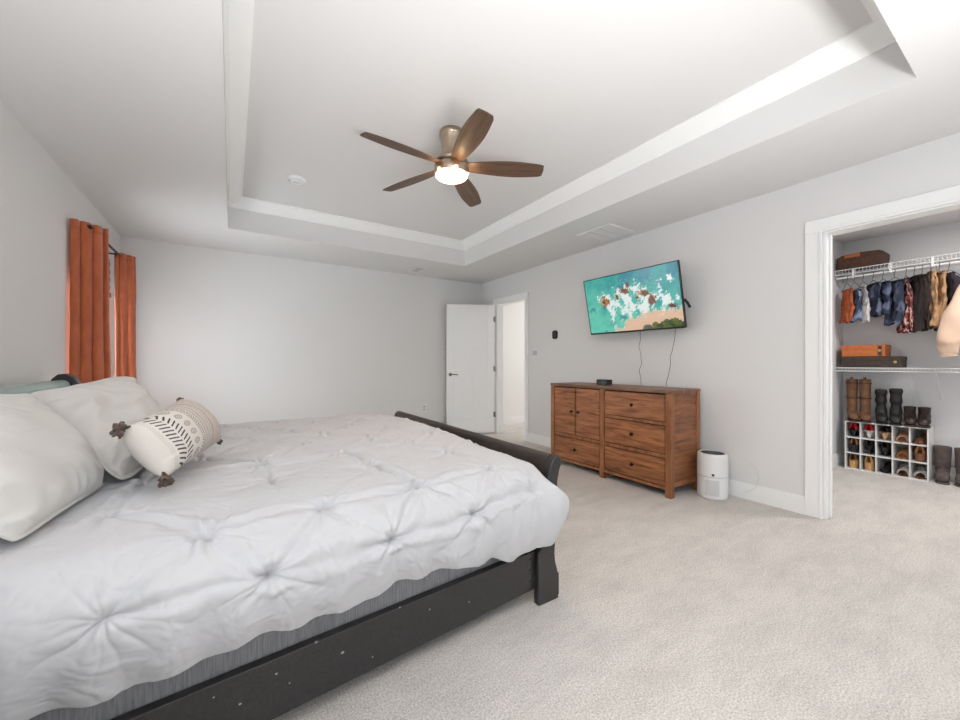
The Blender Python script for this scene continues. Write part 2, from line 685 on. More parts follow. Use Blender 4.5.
# ------------------------------------------------------------------ bedroom door leaf (open)
hinge = Vector((XR - 0.03, 4.985, 0))
tip = Vector((2.835, 5.335, 0))
L = 0.76
ang = math.atan2(tip.y - hinge.y, tip.x - hinge.x)
door = thing('door_1', 'white panelled bedroom door standing open against the far wall', 'door', hinge, ang)
door['kind'] = 'structure'
bm = BM()
H0, H1 = 0.012, 2.03
th = 0.034
# slab built as stiles / rails with recessed panels (local x along leaf, y thickness; +y/-y faces)
panels = [(0.115, L - 0.115, 1.46, 1.915), (0.115, L / 2 - 0.03, 0.24, 1.36), (L / 2 + 0.03, L - 0.115, 0.24, 1.36)]
box(bm, 0, L, -th / 2 + 0.009, th / 2 - 0.009, H0, H1)
for s in (-1, 1):
    y0, y1 = sorted((s * (th / 2 - 0.009), s * th / 2))
    box(bm, 0, 0.115, y0, y1, H0, H1)
    box(bm, L - 0.115, L, y0, y1, H0, H1)
    box(bm, 0.115, L - 0.115, y0, y1, H0, 0.24)
    box(bm, 0.115, L - 0.115, y0, y1, 1.36, 1.46)
    box(bm, 0.115, L - 0.115, y0, y1, 1.915, H1)
    box(bm, L / 2 - 0.03, L / 2 + 0.03, y0, y1, 0.24, 1.36)
obj('door_slab', bm, M_trim, door, bevel=0.004)
for s in (1, -1):
    h = BM()
    y = s * th / 2
    lathe(h, [(0.0, 0), (0.026, 0), (0.026, 0.008), (0.012, 0.012), (0.010, 0.03), (0.0, 0.03)], n=24,
          M=Matrix.Translation((L - 0.06, y, 0.93)) @ Matrix.Rotation(-s * PI / 2, 4, 'X'))
    tube(h, [(L - 0.06, y + s * 0.028, 0.93), (L - 0.10, y + s * 0.032, 0.932), (L - 0.175, y + s * 0.03, 0.928)], 0.009, 10)
    obj('door_handle', h, M_chrome, door, smooth=True)
for z in (0.30, 1.02, 1.80):
    h = BM()
    lathe(h, [(0.007, -0.045), (0.007, 0.045)], center=(-0.004, th / 2 + 0.004, z), n=12)
    box(h, -0.001, 0.022, th / 2 - 0.001, th / 2 + 0.003, z - 0.04, z + 0.04)
    obj('hinge', h, M_chrome, door)

# ------------------------------------------------------------------ wall & ceiling fittings
t = thing('light_switch', 'white double light switch plate beside the bedroom doorway', 'light switch', (XR, 4.05, 1.248))
bm = BM(); box(bm, -0.006, 0, -0.06, 0.06, -0.06, 0.06); obj('plate', bm, M_plastic_w, t, bevel=0.003)
for y in (-0.024, 0.024):
    bm = BM(); box(bm, -0.011, -0.006, y - 0.016, y + 0.016, -0.033, 0.033); obj('rocker', bm, M_grille, t, bevel=0.002)
t = thing('thermostat', 'black rounded thermostat on the wall above dresser\'s left end', 'thermostat', (XR, 3.655, 1.475))
bm = BM()
ol = [(0.042 * math.copysign(abs(math.cos(a)) ** .55, math.cos(a)), 0.055 * math.copysign(abs(math.sin(a)) ** .55, math.sin(a))) for a in [2 * PI * i / 32 for i in range(32)]]
prism(bm, ol, 'X', -0.022, 0)
obj('housing', bm, M_blackpl, t, bevel=0.004)
bm = BM()
rin = [(u * 0.42, v * 0.5) for u, v in ol]
prism(bm, rin, 'X', -0.0235, -0.021)
obj('dial', bm, mat('thermostat_face', srgb(70, 70, 72), 0.3), t)
bm = BM(); prism(bm, [(u * 0.25, v * 0.34) for u, v in ol], 'X', -0.0245, -0.0232); obj('dial_center', bm, M_blackpl, t)


def outlet(x, y, z, label, axis='Y'):
    rz = 0 if axis == 'Y' else -PI / 2
    t = thing('wall_outlet', label, 'outlet', (x, y, z), rz)
    bm = BM(); box(bm, -0.037, 0.037, -0.006, 0, -0.058, 0.058); obj('plate', bm, M_plastic_w, t, bevel=0.003)
    for dz in (-0.022, 0.022):
        bm = BM(); box(bm, -0.016, 0.016, -0.009, -0.006, dz - 0.014, dz + 0.014)
        s_ = obj('socket', bm, M_grille, t, bevel=0.002)
        for dx in (-0.006, 0.006):
            bm = BM(); box(bm, dx - 0.0012, dx + 0.0012, -0.0095, -0.0088, dz - 0.004, dz + 0.006); obj('slot', bm, M_greydk, s_)
    return t


outlet(2.486, YF, 0.418, 'white electrical outlet low on the far wall left of the door')

t = thing('smoke_detector', 'round white smoke detector on the tray ceiling left of the fan', 'smoke detector', (0.488, 3.742, ZT))
bm = BM(); lathe(bm, [(0.0, 0), (0.075, 0), (0.073, -0.018), (0.05, -0.034), (0.0, -0.036)], n=40); obj('housing', bm, M_plastic_w, t, smooth=False)
bm = BM(); lathe(bm, [(0.060, -0.024), (0.063, -0.025), (0.061, -0.031), (0.058, -0.030)], n=40); bmesh.ops.delete(bm, geom=[f for f in bm.faces if len(f.verts) > 4], context='FACES_ONLY'); obj('grille_ring', bm, M_grille, t)
bm = BM(); lathe(bm, [(0.0, -0.034), (0.02, -0.034), (0.02, -0.042), (0, -0.042)], n=24); obj('test_button', bm, M_plastic_w, t)

M_slot = mat('vent_slot', srgb(200, 200, 200), 0.8)
t = thing('return_air_grille', 'large square white return grille on the ceiling above the television', 'ceiling vent', (3.205, 2.605, ZC))
bm = BM()
for a, c, e, f in [(-0.195, 0.195, -0.205, -0.180), (-0.195, 0.195, 0.180, 0.205), (-0.195, -0.170, -0.18, 0.18), (0.170, 0.195, -0.18, 0.18)]:
    box(bm, a, c, e, f, -0.012, 0)
obj('frame', bm, M_plastic_w, t, bevel=0.003)
bm = BM(); box(bm, -0.17, 0.17, -0.18, 0.18, -0.0025, -0.0015); obj('backing', bm, M_slot, t)
for k in range(3):
    y0 = -0.18 + k * 0.12
    bm = BM()
    for j in range(15):
        xx = -0.168 + j * 0.0225
        box(bm, xx, xx + 0.017, y0 + 0.006, y0 + 0.114, -0.009, -0.004)
    obj('louver_panel', bm, M_plastic_w, t)
t = thing('supply_vent', 'small white supply register on the ceiling near the far wall', 'ceiling vent', (2.225, 5.065, ZC))
bm = BM()
for a, c, e, f in [(-0.08, 0.08, -0.165, -0.145), (-0.08, 0.08, 0.145, 0.165), (-0.08, -0.062, -0.145, 0.145), (0.062, 0.08, -0.145, 0.145)]:
    box(bm, a, c, e, f, -0.012, 0)
obj('frame', bm, M_plastic_w, t, bevel=0.003)
bm = BM(); box(bm, -0.062, 0.062, -0.145, 0.145, -0.003, -0.002); obj('backing', bm, mat('vent_dark', srgb(60, 60, 60), .8), t)
bm = BM()
for j in range(6):
    xx = -0.06 + j * 0.021
    box(bm, xx, xx + 0.007, -0.143, 0.143, -0.009, -0.004)
obj('louvers', bm, M_plastic_w, t)

# ------------------------------------------------------------------ ceiling fan
FC = (1.308, 2.392)
fan = thing('ceiling_fan', 'five-blade brown ceiling fan with lit round lamp in the tray', 'ceiling fan', (FC[0], FC[1], 0))
bm = BM()
lathe(bm, [(0.0, ZT), (0.084, ZT), (0.086, 2.72), (0.085, 2.705), (0.083, 2.704), (0.083, 2.700), (0.080, 2.695),
           (0.070, 2.65), (0.0655, 2.61), (0.066, 2.58), (0.075, 2.562), (0.0, 2.56)], n=56)
obj('canopy', bm, M_nickel, fan, smooth=True)
bm = BM()
lathe(bm, [(0.0, 2.568), (0.078, 2.566), (0.104, 2.552), (0.116, 2.530), (0.118, 2.515), (0.0, 2.512)], n=56)
obj('motor_housing', bm, M_nickel, fan, smooth=True)
bm = BM()
lathe(bm, [(0.0, 2.500), (0.112, 2.500), (0.121, 2.494), (0.122, 2.440), (0.118, 2.436), (0.0, 2.436)], n=56)
obj('light_collar', bm, M_nickel, fan, smooth=True)
bm = BM(); lathe(bm, [(0, 2.513), (0.100, 2.513), (0.100, 2.499), (0, 2.499)], n=48); obj('blade_ring', bm, M_greydk, fan)
bm = BM()
lathe(bm, [(0.0, 2.438), (0.113, 2.438), (0.114, 2.432), (0.107, 2.422), (0.085, 2.413), (0.04, 2.408), (0.0, 2.407)], n=56)
obj('lamp_shade', bm, M_lamp, fan, smooth=True)
for k in range(5):
    a = 3.252 - k * 2 * PI / 5
    bm = BM()
    ns = 24
    top, bot = [], []
    pitch = -math.radians(15)
    for i in range(ns + 1):
        u = i / ns
        x = 0.085 + u * 0.565
        wdt = 0.036 + 0.036 * math.sin(min(1, u / 0.62) * PI / 2) - 0.020 * max(0, (u - 0.62) / 0.38) ** 1.6
        lead = wdt
        trail = wdt * 0.98
        if u > 0.965:
            lead -= 0.008
            trail -= 0.006
        for (lst, dz) in ((top, 0.003), (bot, -0.003)):
            row = []
            for v in (-trail, 0, lead):
                yy = v
                zz = 2.497 + dz + math.sin(pitch) * v * 1.0 - 0.012 * u
                row.append(bm.verts.new((x + (0.0 if abs(v) > 0 else (0.004 if u > .96 else 0)), yy * math.cos(pitch), zz)))
            lst.append(row)
    for i in range(ns):
        for j in range(2):
            bm.faces.new([top[i][j], top[i + 1][j], top[i + 1][j + 1], top[i][j + 1]])
            bm.faces.new([bot[i][j], bot[i][j + 1], bot[i + 1][j + 1], bot[i + 1][j]])
        bm.faces.new([top[i][0], bot[i][0], bot[i + 1][0], top[i + 1][0]])
        bm.faces.new([top[i][2], top[i + 1][2], bot[i + 1][2], bot[i][2]])
    for e in (0, ns):
        bm.faces.new([top[e][0], top[e][1], top[e][2], bot[e][2], bot[e][1], bot[e][0]])
    o = obj('blade', bm, M_blade, fan)
    o.rotation_euler = (0, 0, a)
l = bpy.data.lights.new('fan_lamp_light', 'AREA')
l.shape = 'DISK'
l.size = 0.2
l.energy = 5
l.color = (1, 0.72, 0.45)
lo = bpy.data.objects.new('fan_lamp_light', l)
lo.location = (FC[0], FC[1], 2.400)
C.objects.link(lo)
for k in range(5):   # warm glow of the lamp's rim on the blade roots
    a = 3.252 - k * 2 * PI / 5
    l = bpy.data.lights.new('lamp_rim_light', 'POINT')
    l.energy = 0.22
    l.shadow_soft_size = 0.02
    l.color = (1, 0.66, 0.36)
    lo = bpy.data.objects.new('lamp_rim_light', l)
    lo.location = (FC[0] + 0.145 * math.cos(a), FC[1] + 0.145 * math.sin(a), 2.435)
    C.objects.link(lo)

# ------------------------------------------------------------------ curtains and rod
t = thing('curtain_rod', 'black metal curtain rod above the left wall window', 'curtain rod', (-0.87, 4.42, 2.105))
bm = BM(); tube(bm, [(0, -0.50, 0), (0, 0.54, 0)], 0.010, 12); obj('rod', bm, M_blackpl, t, smooth=True)
for s in (-1, 1):
    bm = BM(); lathe(bm, [(0, 0), (.012, 0), (.018, .012), (.012, .028), (0, .03)], n=16, M=Matrix.Translation((0, s * 0.515 + 0.02, 0)) @ Matrix.Rotation(-s * PI / 2, 4, 'X'))
    obj('finial', bm, M_blackpl, t, smooth=True)
    bm = BM(); tube(bm, [(0, s * 0.34, 0), (-0.108, s * 0.34, 0)], 0.007, 8); obj('bracket', bm, M_blackpl, t)


def curtain(y0, y1, path, label, seed, amp=0.03, folds=4.5, ztop=2.13, flare=0.03):
    nu, nv = 220, 60
    u = np.linspace(0, 1, nu)[:, None] * np.ones((1, nv))
    v = np.ones((nu, 1)) * np.linspace(0, 1, nv)[None, :]
    r = np.random.RandomState(int(seed))
    ph = r.uniform(0, 6)
    z = ztop - v * (ztop - 0.015)
    xa, xb = path
    kk = 0.62                                   # part of the cloth that runs outward, the rest returns along the rod
    lin = np.clip(u / kk, 0, 1)
    xc = xa + (xb - xa) * lin - (xb - xa) * 0.35 * sm(kk, 1, u)
    yc = y0 + (y1 - y0) * (0.75 * lin ** 1.3) + 0.25 * (y1 - y0) * sm(kk, 1, u)
    ph = 0.6 + 0.5 * seed
    wv = np.sin(2 * PI * folds * u + ph + 0.5 * np.sin(2.2 * v + seed))
    wv = np.sign(wv) * np.abs(wv) ** 0.75
    A = amp * (0.8 + 0.35 * np.sin(5 * u + seed)) * (0.85 + 0.3 * v)
    yy = yc + A * wv + flare * v * (u - 0.2)
    xx = xc + 0.45 * A * np.cos(2 * PI * folds * u + ph) + flare * 0.35 * v * lin
    xx += 0.004 * fnoise(u * 3, v * 1.5, seed + 1, 3, 1.0)
    xx = np.clip(xx, XL + 0.012, None)
    z = z + 0.006 * wv * (v < 0.02)
    P = np.stack([xx, yy, z], -1)
    t = thing('curtain', label, 'curtain', (0, 0, 0), 0, 'orange curtains at the left wall window')
    grid_obj('drape', P, M_orange, t, solid=0.006)
    # stitched header band
    Ph = P[:, :3, :].copy()
    Ph[:, 0, 2] = ztop + 0.004
    Ph[:, 1, 2] = ztop - 0.03
    Ph[:, 2, 2] = ztop - 0.06
    Ph[:, 1, :2] = Ph[:, 0, :2]
    Ph[:, 2, :2] = Ph[:, 0, :2]
    grid_obj('header', Ph, M_orange, t, solid=0.0085)
    return t


curtain(3.86, 4.10, (-0.955, -0.805), 'rust orange curtain hanging nearer the headboard, left of the window gap', 5, amp=0.030, folds=5.2)
curtain(4.80, 4.98, (-0.900, -0.785), 'narrower rust orange curtain nearer the far corner, right of the window gap', 9, amp=0.026, folds=4.2, flare=0.05)

# ------------------------------------------------------------------ dresser
DX0, DX1, DY0, DY1, DH = 3.0, 3.445, 1.78, 3.18, 0.885
dr = thing('dresser', 'brown wooden dresser with two doors and four drawers under the television', 'dresser', (DX0, DY0, 0))
LN = DY1 - DY0
dp = DX1 - DX0
bm = BM(); box(bm, -0.004, dp + 0.002, -0.004, LN + 0.004, DH - 0.028, DH); obj('top', bm, M_woodT, dr, bevel=0.003)
posts = [(0, 0.05), (0.672, 0.722), (LN - 0.05, LN)]
for y0, y1 in posts:
    bm = BM(); box(bm, 0, 0.05, y0, y1, 0, DH - 0.03); obj('leg', bm, M_woodV, dr, bevel=0.002)
for y0, y1 in (posts[0], posts[2]):
    bm = BM(); box(bm, dp - 0.05, dp, y0, y1, 0, DH - 0.03); obj('leg', bm, M_woodV, dr, bevel=0.002)
for y0, y1 in ((0.008, 0.024), (LN - 0.024, LN - 0.008)):
    bm = BM(); box(bm, 0.05, dp - 0.05, y0, y1, 0.10, DH - 0.03); obj('side_panel', bm, M_woodS, dr)
for y0, y1 in ((0.001, 0.03), (LN - 0.03, LN - 0.001)):
    bm = BM(); box(bm, 0.05, dp - 0.05, y0, y1, 0.085, 0.125); obj('side_rail', bm, M_woodV, dr)
bm = BM(); box(bm, 0.022, dp - 0.02, 0.03, LN - 0.03, 0.085, DH - 0.031); obj('carcass', bm, M_gap, dr)
# front rails
bm = BM(); box(bm, 0.010, 0.045, 0.05, 0.672, 0.592, 0.616); obj('front_rail', bm, M_woodV, dr)
bm = BM(); box(bm, 0.010, 0.045, 0.05, 0.672, 0.322, 0.352); obj('front_rail', bm, M_woodV, dr)
bm = BM(); box(bm, 0.004, 0.045, 0.05, 0.672, 0.060, 0.086); obj('front_rail', bm, M_woodV, dr)
bm = BM(); box(bm, 0.010, 0.045, 0.722, LN - 0.05, 0.322, 0.352); obj('front_rail', bm, M_woodV, dr)
bm = BM(); box(bm, 0.004, 0.045, 0.722, LN - 0.05, 0.060, 0.086); obj('front_rail', bm, M_woodV, dr)


def knob(y, z, parent):
    bm = BM()
    lathe(bm, [(0.0, 0), (0.007, 0), (0.006, 0.012), (0.013, 0.016), (0.016, 0.022), (0.013, 0.029), (0.0, 0.031)], n=20,
          M=Matrix.Translation((0.006, y, z)) @ Matrix.Rotation(-PI / 2, 4, 'Y'))
    obj('knob', bm, M_knob, parent, smooth=True)


def front(name, y0, y1, z0, z1, ky, kz):
    g = 0.0075
    bm = BM()
    box(bm, 0.004, 0.028, y0 + g, y1 - g, z0 + g, z1 - g)
    o = obj(name, bm, M_wood, dr, bevel=0.002)
    knob(ky, kz, o)


front('drawer', 0.05, 0.672, 0.616, DH - 0.034, 0.361, 0.735)
front('drawer', 0.05, 0.672, 0.352, 0.592, 0.361, 0.475)
front('drawer', 0.05, 0.672, 0.086, 0.322, 0.361, 0.205)
front('door', 0.722, 1.035, 0.352, DH - 0.034, 0.990, 0.600)
front('door', 1.037, 1.35, 0.352, DH - 0.034, 1.082, 0.600)
front('drawer', 0.722, 1.35, 0.086, 0.322, 1.036, 0.205)

# cable box / clock on the dresser
t = thing('digital_clock', 'small black box-shaped clock on top of the dresser', 'clock', (3.20, 2.61, DH))
bm = BM(); box(bm, -0.04, 0.04, -0.068, 0.068, 0.004, 0.056); obj('housing', bm, M_blackpl, t, bevel=0.005)
bm = BM(); box(bm, -0.0412, -0.0398, -0.055, 0.010, 0.014, 0.046); obj('display', bm, M_greydk, t)
bm = BM(); box(bm, -0.0412, -0.0398, 0.020, 0.058, 0.014, 0.046); obj('speaker_grille', bm, mat('grille_dark', srgb(50, 50, 52), 0.6), t)
for y in (-0.05, 0.05):
    bm = BM(); box(bm, -0.03, 0.03, y - 0.008, y + 0.008, 0, 0.005); obj('foot', bm, M_blackpl, t)

# ------------------------------------------------------------------ television
tv = thing('television', 'flat television showing an aerial beach picture, tilted down on the wall', 'television', (3.3, 2.388, 1.711))
pt = 0.216
TW, THH = 1.05, 0.595
n_ = Vector((-math.cos(pt), 0, -math.sin(pt)))
up = Vector((-math.sin(pt), 0, math.cos(pt)))
R_tv = Matrix(((n_.x, 0, up.x, 0), (0, 1, 0, 0), (n_.z, 0, up.z, 0), (0, 0, 0, 1)))  # local x = out of screen, y=left, z=up
yawm = Matrix.Rotation(0.018, 4, 'Z')
R_tv = yawm @ R_tv
bm = BM()
for a, c_, d, e in [(-TW / 2, TW / 2, -THH / 2, -THH / 2 + 0.016), (-TW / 2, TW / 2, THH / 2 - 0.008, THH / 2),
                    (-TW / 2, -TW / 2 + 0.008, -THH / 2 + 0.016, THH / 2 - 0.008), (TW / 2 - 0.008, TW / 2, -THH / 2 + 0.016, THH / 2 - 0.008)]:
    box(bm, -0.012, 0.003, a, c_, d, e, R_tv)
obj('bezel', bm, M_blackpl, tv)
bm = BM(); box(bm, -0.03, -0.004, -TW / 2 + 0.002, TW / 2 - 0.002, -THH / 2 + 0.002, THH / 2 - 0.002, R_tv)
box(bm, -0.062, -0.03, -0.36, 0.36, -THH / 2 + 0.03, THH / 2 - 0.18, R_tv)
obj('back_shell', bm, M_blackpl, tv, bevel=0.004)
nu, nv = 420, 240
U = np.linspace(0, 1, nu)[:, None] * np.ones((1, nv))       # 0 = left in photo (+Y)
V = np.ones((nu, 1)) * np.linspace(0, 1, nv)[None, :]       # 0 = top
asp = 1.77
n1 = fnoise(U * asp, V, 3, 5, 1.6)
n2 = fnoise(U * asp, V, 4, 6, 3.5, 0.7)
n3 = fnoise(U * asp, V, 8, 4, 5.0, 0.7)


def cl(r, g, b_):
    return np.array(srgb(r, g, b_)[:3])[None, None, :]


def mixc(A, B_, f):
    f = np.clip(f, 0, 1)[..., None]
    return A * (1 - f) + B_ * f


col = mixc(cl(26, 146, 146), cl(96, 196, 172), 0.45 + 0.35 * n1 + (V - 0.3) * 0.9 - 0.5 * (U - 0.4))
col = mixc(col, cl(16, 112, 140), 0.8 * sm(0.1, 1.0, n1 * 0.8 + 0.15 * n2 + 0.9 * np.exp(-((U - 0.7) / 0.5) ** 2 - ((V - 0.05) / 0.35) ** 2) - 0.3))


def blob(cx, cy, rx, ry, nz=0.35, N=None):
    N = n2 if N is None else N
    d = ((U - cx) / rx) ** 2 + ((V - cy) / ry) ** 2
    return 1 - np.sqrt(d) + nz * N


sand = blob(0.80, 1.08, 0.48, 0.40, 0.12)
col = mixc(col, cl(222, 186, 158), sm(0.0, 0.08, sand))
foam = np.maximum.reduce([blob(0.34, 0.50, 0.13, 0.22, 0.5), blob(0.50, 0.42, 0.13, 0.18, 0.55), blob(0.56, 0.62, 0.18, 0.15, 0.55),
                          blob(0.70, 0.48, 0.12, 0.2, 0.6), blob(0.52, 0.30, 0.07, 0.14, 0.6), blob(0.86, 0.60, 0.12, 0.12, 0.7),
                          blob(0.24, 0.40, 0.09, 0.15, 0.5), blob(0.9, 0.25, 0.05, 0.1, .6) - .2])
col = mixc(col, cl(232, 240, 238), 0.9 * sm(0.02, 0.55, foam - 0.08 + 0.16 * n3))
shore = np.abs(sand + 0.02 * n3)
col = mixc(col, cl(232, 226, 216), (1 - sm(0.0, 0.05, shore)) * 0.8)
for cx, cy, rx, ry in [(0.215, 0.44, 0.055, 0.11), (0.46, 0.30, 0.06, 0.05), (0.50, 0.22, 0.02, 0.05), (0.66, 0.40, 0.07, 0.07), (0.73, 0.52, 0.05, 0.09), (0.93, 0.66, 0.07, 0.03), (0.37, .38, .02, .06)]:
    rk = blob(cx, cy, rx, ry, 0.4, n3)
    col = mixc(col, cl(176, 112, 62), sm(0.05, 0.3, rk))
    col = mixc(col, cl(92, 60, 44), sm(0.35, 0.6, rk - 0.3 * n2))
for cx, cy, rx, ry, cc in [(0.88, 1.02, 0.20, 0.16, (48, 66, 30)), (0.66, 1.0, 0.06, 0.08, (86, 84, 92))]:
    rk = blob(cx, cy, rx, ry, 0.15, n3)
    c0 = mixc(cl(*cc), cl(96, 110, 52), 0.4 + 0.5 * n3)
    col = mixc(col, c0, sm(0.0, 0.1, rk))
# screen surface
Pv = np.zeros((nu, nv, 3))
Wd, Hh = TW - 0.016, THH - 0.024
for i, (ua) in enumerate([0]):
    ly = Wd / 2 - U * Wd
    lz = (THH / 2 - 0.008) - V * Hh
    Rm = np.array(R_tv)[:3, :3]
    loc = np.stack([np.full_like(ly, -0.001), ly, lz], -1)
    Pv = loc @ Rm.T
M_screen = attr_mat('tv_picture', 0.25, emit=0.62)
grid_obj('screen', Pv, M_screen, tv, col=col)
# wall mount arm
mount = BM()
wallx = XR - 3.3
box(mount, wallx - 0.02, wallx, -0.16, 0.16, -0.14, 0.10)
tube(mount, [(wallx - 0.02, -0.05, -0.02), (0.12, -0.13, -0.02)], 0.016, 10)
tube(mount, [(wallx - 0.02, 0.05, -0.02), (0.12, 0.13, -0.02)], 0.016, 10)
box(mount, 0.055, 0.125, -0.2, 0.2, -0.06, 0.03)
obj('wall_mount', mount, M_blackpl, tv)
bm = BM(); tube(bm, [(0.045, -0.525, -0.04), (0.075, -0.54, -0.075), (0.10, -0.545, -0.11)], 0.011, 8)
obj('sensor_bar', bm, M_blackpl, tv)


def wavy(p0, p1, seed, amp, n=24):
    r = np.random.RandomState(int(seed))
    ph = r.uniform(0, 6, 4)
    out = []
    for i in range(n + 1):
        u = i / n
        w_ = math.sin(PI * u)
        off = amp * w_ * (math.sin(5 * u * PI + ph[0]) + 0.5 * math.sin(11 * u * PI + ph[1]))
        out.append((p0[0] + (p1[0] - p0[0]) * u + 0.3 * off, p0[1] + (p1[1] - p0[1]) * u + off, p0[2] + (p1[2] - p0[2]) * u))
    return out


bm = BM(); tube(bm, wavy((3.46, 2.38, 1.47), (3.485, 2.385, 0.80), 3, 0.016), 0.0028, 6)
cab = obj('power_cable', bm, M_cable, tv, smooth=True)
cab.location = (-3.3, -2.388, -1.711)
bm = BM(); tube(bm, wavy((3.44, 1.99, 1.45), (3.485, 2.13, 0.80), 5, 0.008), 0.0028, 6)
cab = obj('power_cable', bm, M_cable, tv, smooth=True)
cab.location = (-3.3, -2.388, -1.711)

# ------------------------------------------------------------------ air purifier
t = thing('air_purifier', 'white cylindrical air purifier on carpet beside the dresser', 'air purifier', (3.36, 1.635, 0))
bm = BM(); lathe(bm, [(0.0, 0.0), (0.112, 0.0), (0.122, 0.008), (0.124, 0.03), (0.124, 0.180), (0.0, 0.180)], n=56); obj('lower_body', bm, M_plastic_w, t, smooth=False)
bm = BM(); lathe(bm, [(0.0, 0.178), (0.1215, 0.178), (0.1215, 0.186), (0.0, 0.186)], n=56); obj('seam_ring', bm, M_grille, t)
bm = BM(); lathe(bm, [(0.0, 0.186), (0.124, 0.186), (0.124, 0.345), (0.119, 0.362), (0.112, 0.366), (0.104, 0.366), (0.100, 0.352), (0.0, 0.352)], n=56); obj('upper_body', bm, M_plastic_w, t)
tg = BM(); lathe(tg, [(0.0, 0.352), (0.099, 0.352), (0.096, 0.360), (0.0, 0.360)], n=48); top_grille = obj('top_grille', tg, M_greydk, t)
bm = BM()
for i in range(24):
    a = 2 * PI * i / 24
    box(bm, 0.03, 0.094, -0.0025, 0.0025, 0.360, 0.364, Matrix.Rotation(a, 4, 'Z'))
obj('fins', bm, M_greydk, top_grille)
bm = BM(); lathe(bm, [(0, 0.360), (0.03, 0.360), (0.03, 0.366), (0, 0.366)], n=24); obj('control_cap', bm, M_greydk, t)
t.scale = (0.9, 0.9, 1.0)
# intake grille facing the room
dirn = math.atan2(-1.575, -3.345)
bm = BM()
for j in range(16):
    for i in range(13):
        a = dirn - 0.42 + i * 0.07
        z = 0.035 + j * 0.0078
        box(bm, 0.1235, 0.1252, -0.0032, 0.0032, z, z + 0.0045, Matrix.Rotation(a, 4, 'Z'))
obj('intake_grille', bm, M_grille, t)
bm = BM(); lathe(bm, [(0, 0), (0.011, 0), (0.011, 0.004), (0, 0.004)], n=20, M=Matrix.Rotation(dirn + 0.05, 4, 'Z') @ Matrix.Translation((0.1235, 0, 0.203)) @ Matrix.Rotation(PI / 2, 4, 'Y'))
obj('power_button', bm, M_greydk, t)
bm = BM()
pts = []
for i in range(30):
    u = i / 29
    pts.append((3.512 - 0.0 * u, 1.46 - 0.10 * math.sin(PI * u), 0.33 - 0.27 * u + 0.02 * math.sin(6 * u)))
tube(bm, pts, 0.003, 6)
cab = obj('power_cord', bm, M_plastic_w, t, smooth=True)
cab.location = (-3.36 / 0.9, -1.635 / 0.9, 0)
cab.scale = (1 / 0.9, 1 / 0.9, 1)

# ------------------------------------------------------------------ bed
SK = 0.075
Ynr = lambda X: 1.345 - SK * (1.17 - X)      # near rail face
YFAR = 3.35
bed = thing('sleigh_bed', 'black wooden sleigh bed with low curved footboard', 'bed', (0, 0, 0))


def rail(bm, off, z0, z1, th, far=False):
    x0, x1 = -0.80, 1.19
    if far:
        box(bm, x0, x1, YFAR - 0.05, YFAR - 0.05 + th, z0, z1)
        return
    ya, yb = Ynr(x0) + off, Ynr(x1) + off
    vs = [(x0, ya, z0), (x1, yb, z0), (x1, yb + th, z0), (x0, ya + th, z0), (x0, ya, z1), (x1, yb, z1), (x1, yb + th, z1), (x0, ya + th, z1)]
    vv = [bm.verts.new(p) for p in vs]
    for f in [(0, 3, 2, 1), (4, 5, 6, 7), (0, 1, 5, 4), (1, 2, 6, 5), (2, 3, 7, 6), (3, 0, 4, 7)]:
        bm.faces.new([vv[i] for i in f])


bm = BM(); rail(bm, 0.0, 0.07, 0.245, 0.03); obj('side_rail', bm, M_black, bed, bevel=0.003)
bm = BM(); rail(bm, 0, 0.07, 0.245, 0.03, True); obj('side_rail', bm, M_black, bed, bevel=0.003)
# chips and bolt caps on the near rail
M_chip = mat('paint_chip', srgb(170, 165, 158), 0.8)
bm = BM()
for (cx, cz, r_) in [(0.30, 0.175, 0.0045), (0.11, 0.20, 0.003), (0.145, 0.155, 0.002), (0.02, 0.16, 0.003), (0.62, 0.19, 0.003), (0.80, 0.15, 0.003), (0.40, 0.115, 0.0025), (-0.04, 0.21, 0.0022), (0.22, 0.244, 0.0035), (0.5, 0.244, 0.003)]:
    lathe(bm, [(0, 0), (r_, 0), (r_ * .6, 0.0009), (0, 0.0009)], n=7, M=Matrix.Translation((cx, Ynr(cx), cz)) @ Matrix.Rotation(PI / 2, 4, 'X') @ Matrix.Scale(1.3, 4, (1, 0, 0)))
o = obj('paint_chips', bm, M_chip, bed); o['kind'] = 'stuff'
for cz in (0.115, 0.165, 0.215):
    bm = BM(); lathe(bm, [(0, 0), (0.007, 0), (0.006, 0.003), (0, 0.003)], n=14, M=Matrix.Translation((1.14, Ynr(1.14), cz)) @ Matrix.Rotation(PI / 2, 4, 'X'))
    obj('bolt_cap', bm, M_black, bed)
# footboard: S-curve panel plus shaped posts
fx = 1.24


def foot_profile():
    # centre line (x offset, z) and half thickness
    return [(0.030, 0.10, .016), (0.015, 0.20, .016), (0.0, 0.30, .016), (-0.008, 0.40, .017), (0.0, 0.50, .018), (0.018, 0.57, .019), (0.034, 0.62, .022), (0.040, 0.645, .024)]


def sleigh_outline(prof, tip_r, tip):
    L_, R_ = [], []
    for x, z, h in prof:
        L_.append((x - h, z))
        R_.append((x + h, z))
    cap = []
    for i in range(9):
        a = PI + (-PI) * i / 8
        cap.append((tip[0] + tip_r * math.cos(a), tip[1] + tip_r * math.sin(a)))
    return L_ + cap + list(reversed(R_))


ol = [(fx + x, z) for x, z in sleigh_outline(foot_profile(), 0.026, (0.042, 0.646))]
bm = BM(); prism(bm, ol, 'Y', 1.357, YFAR - 0.03)
obj('footboard_panel', bm, M_dkwood, bed, smooth=False, bevel=0.002)
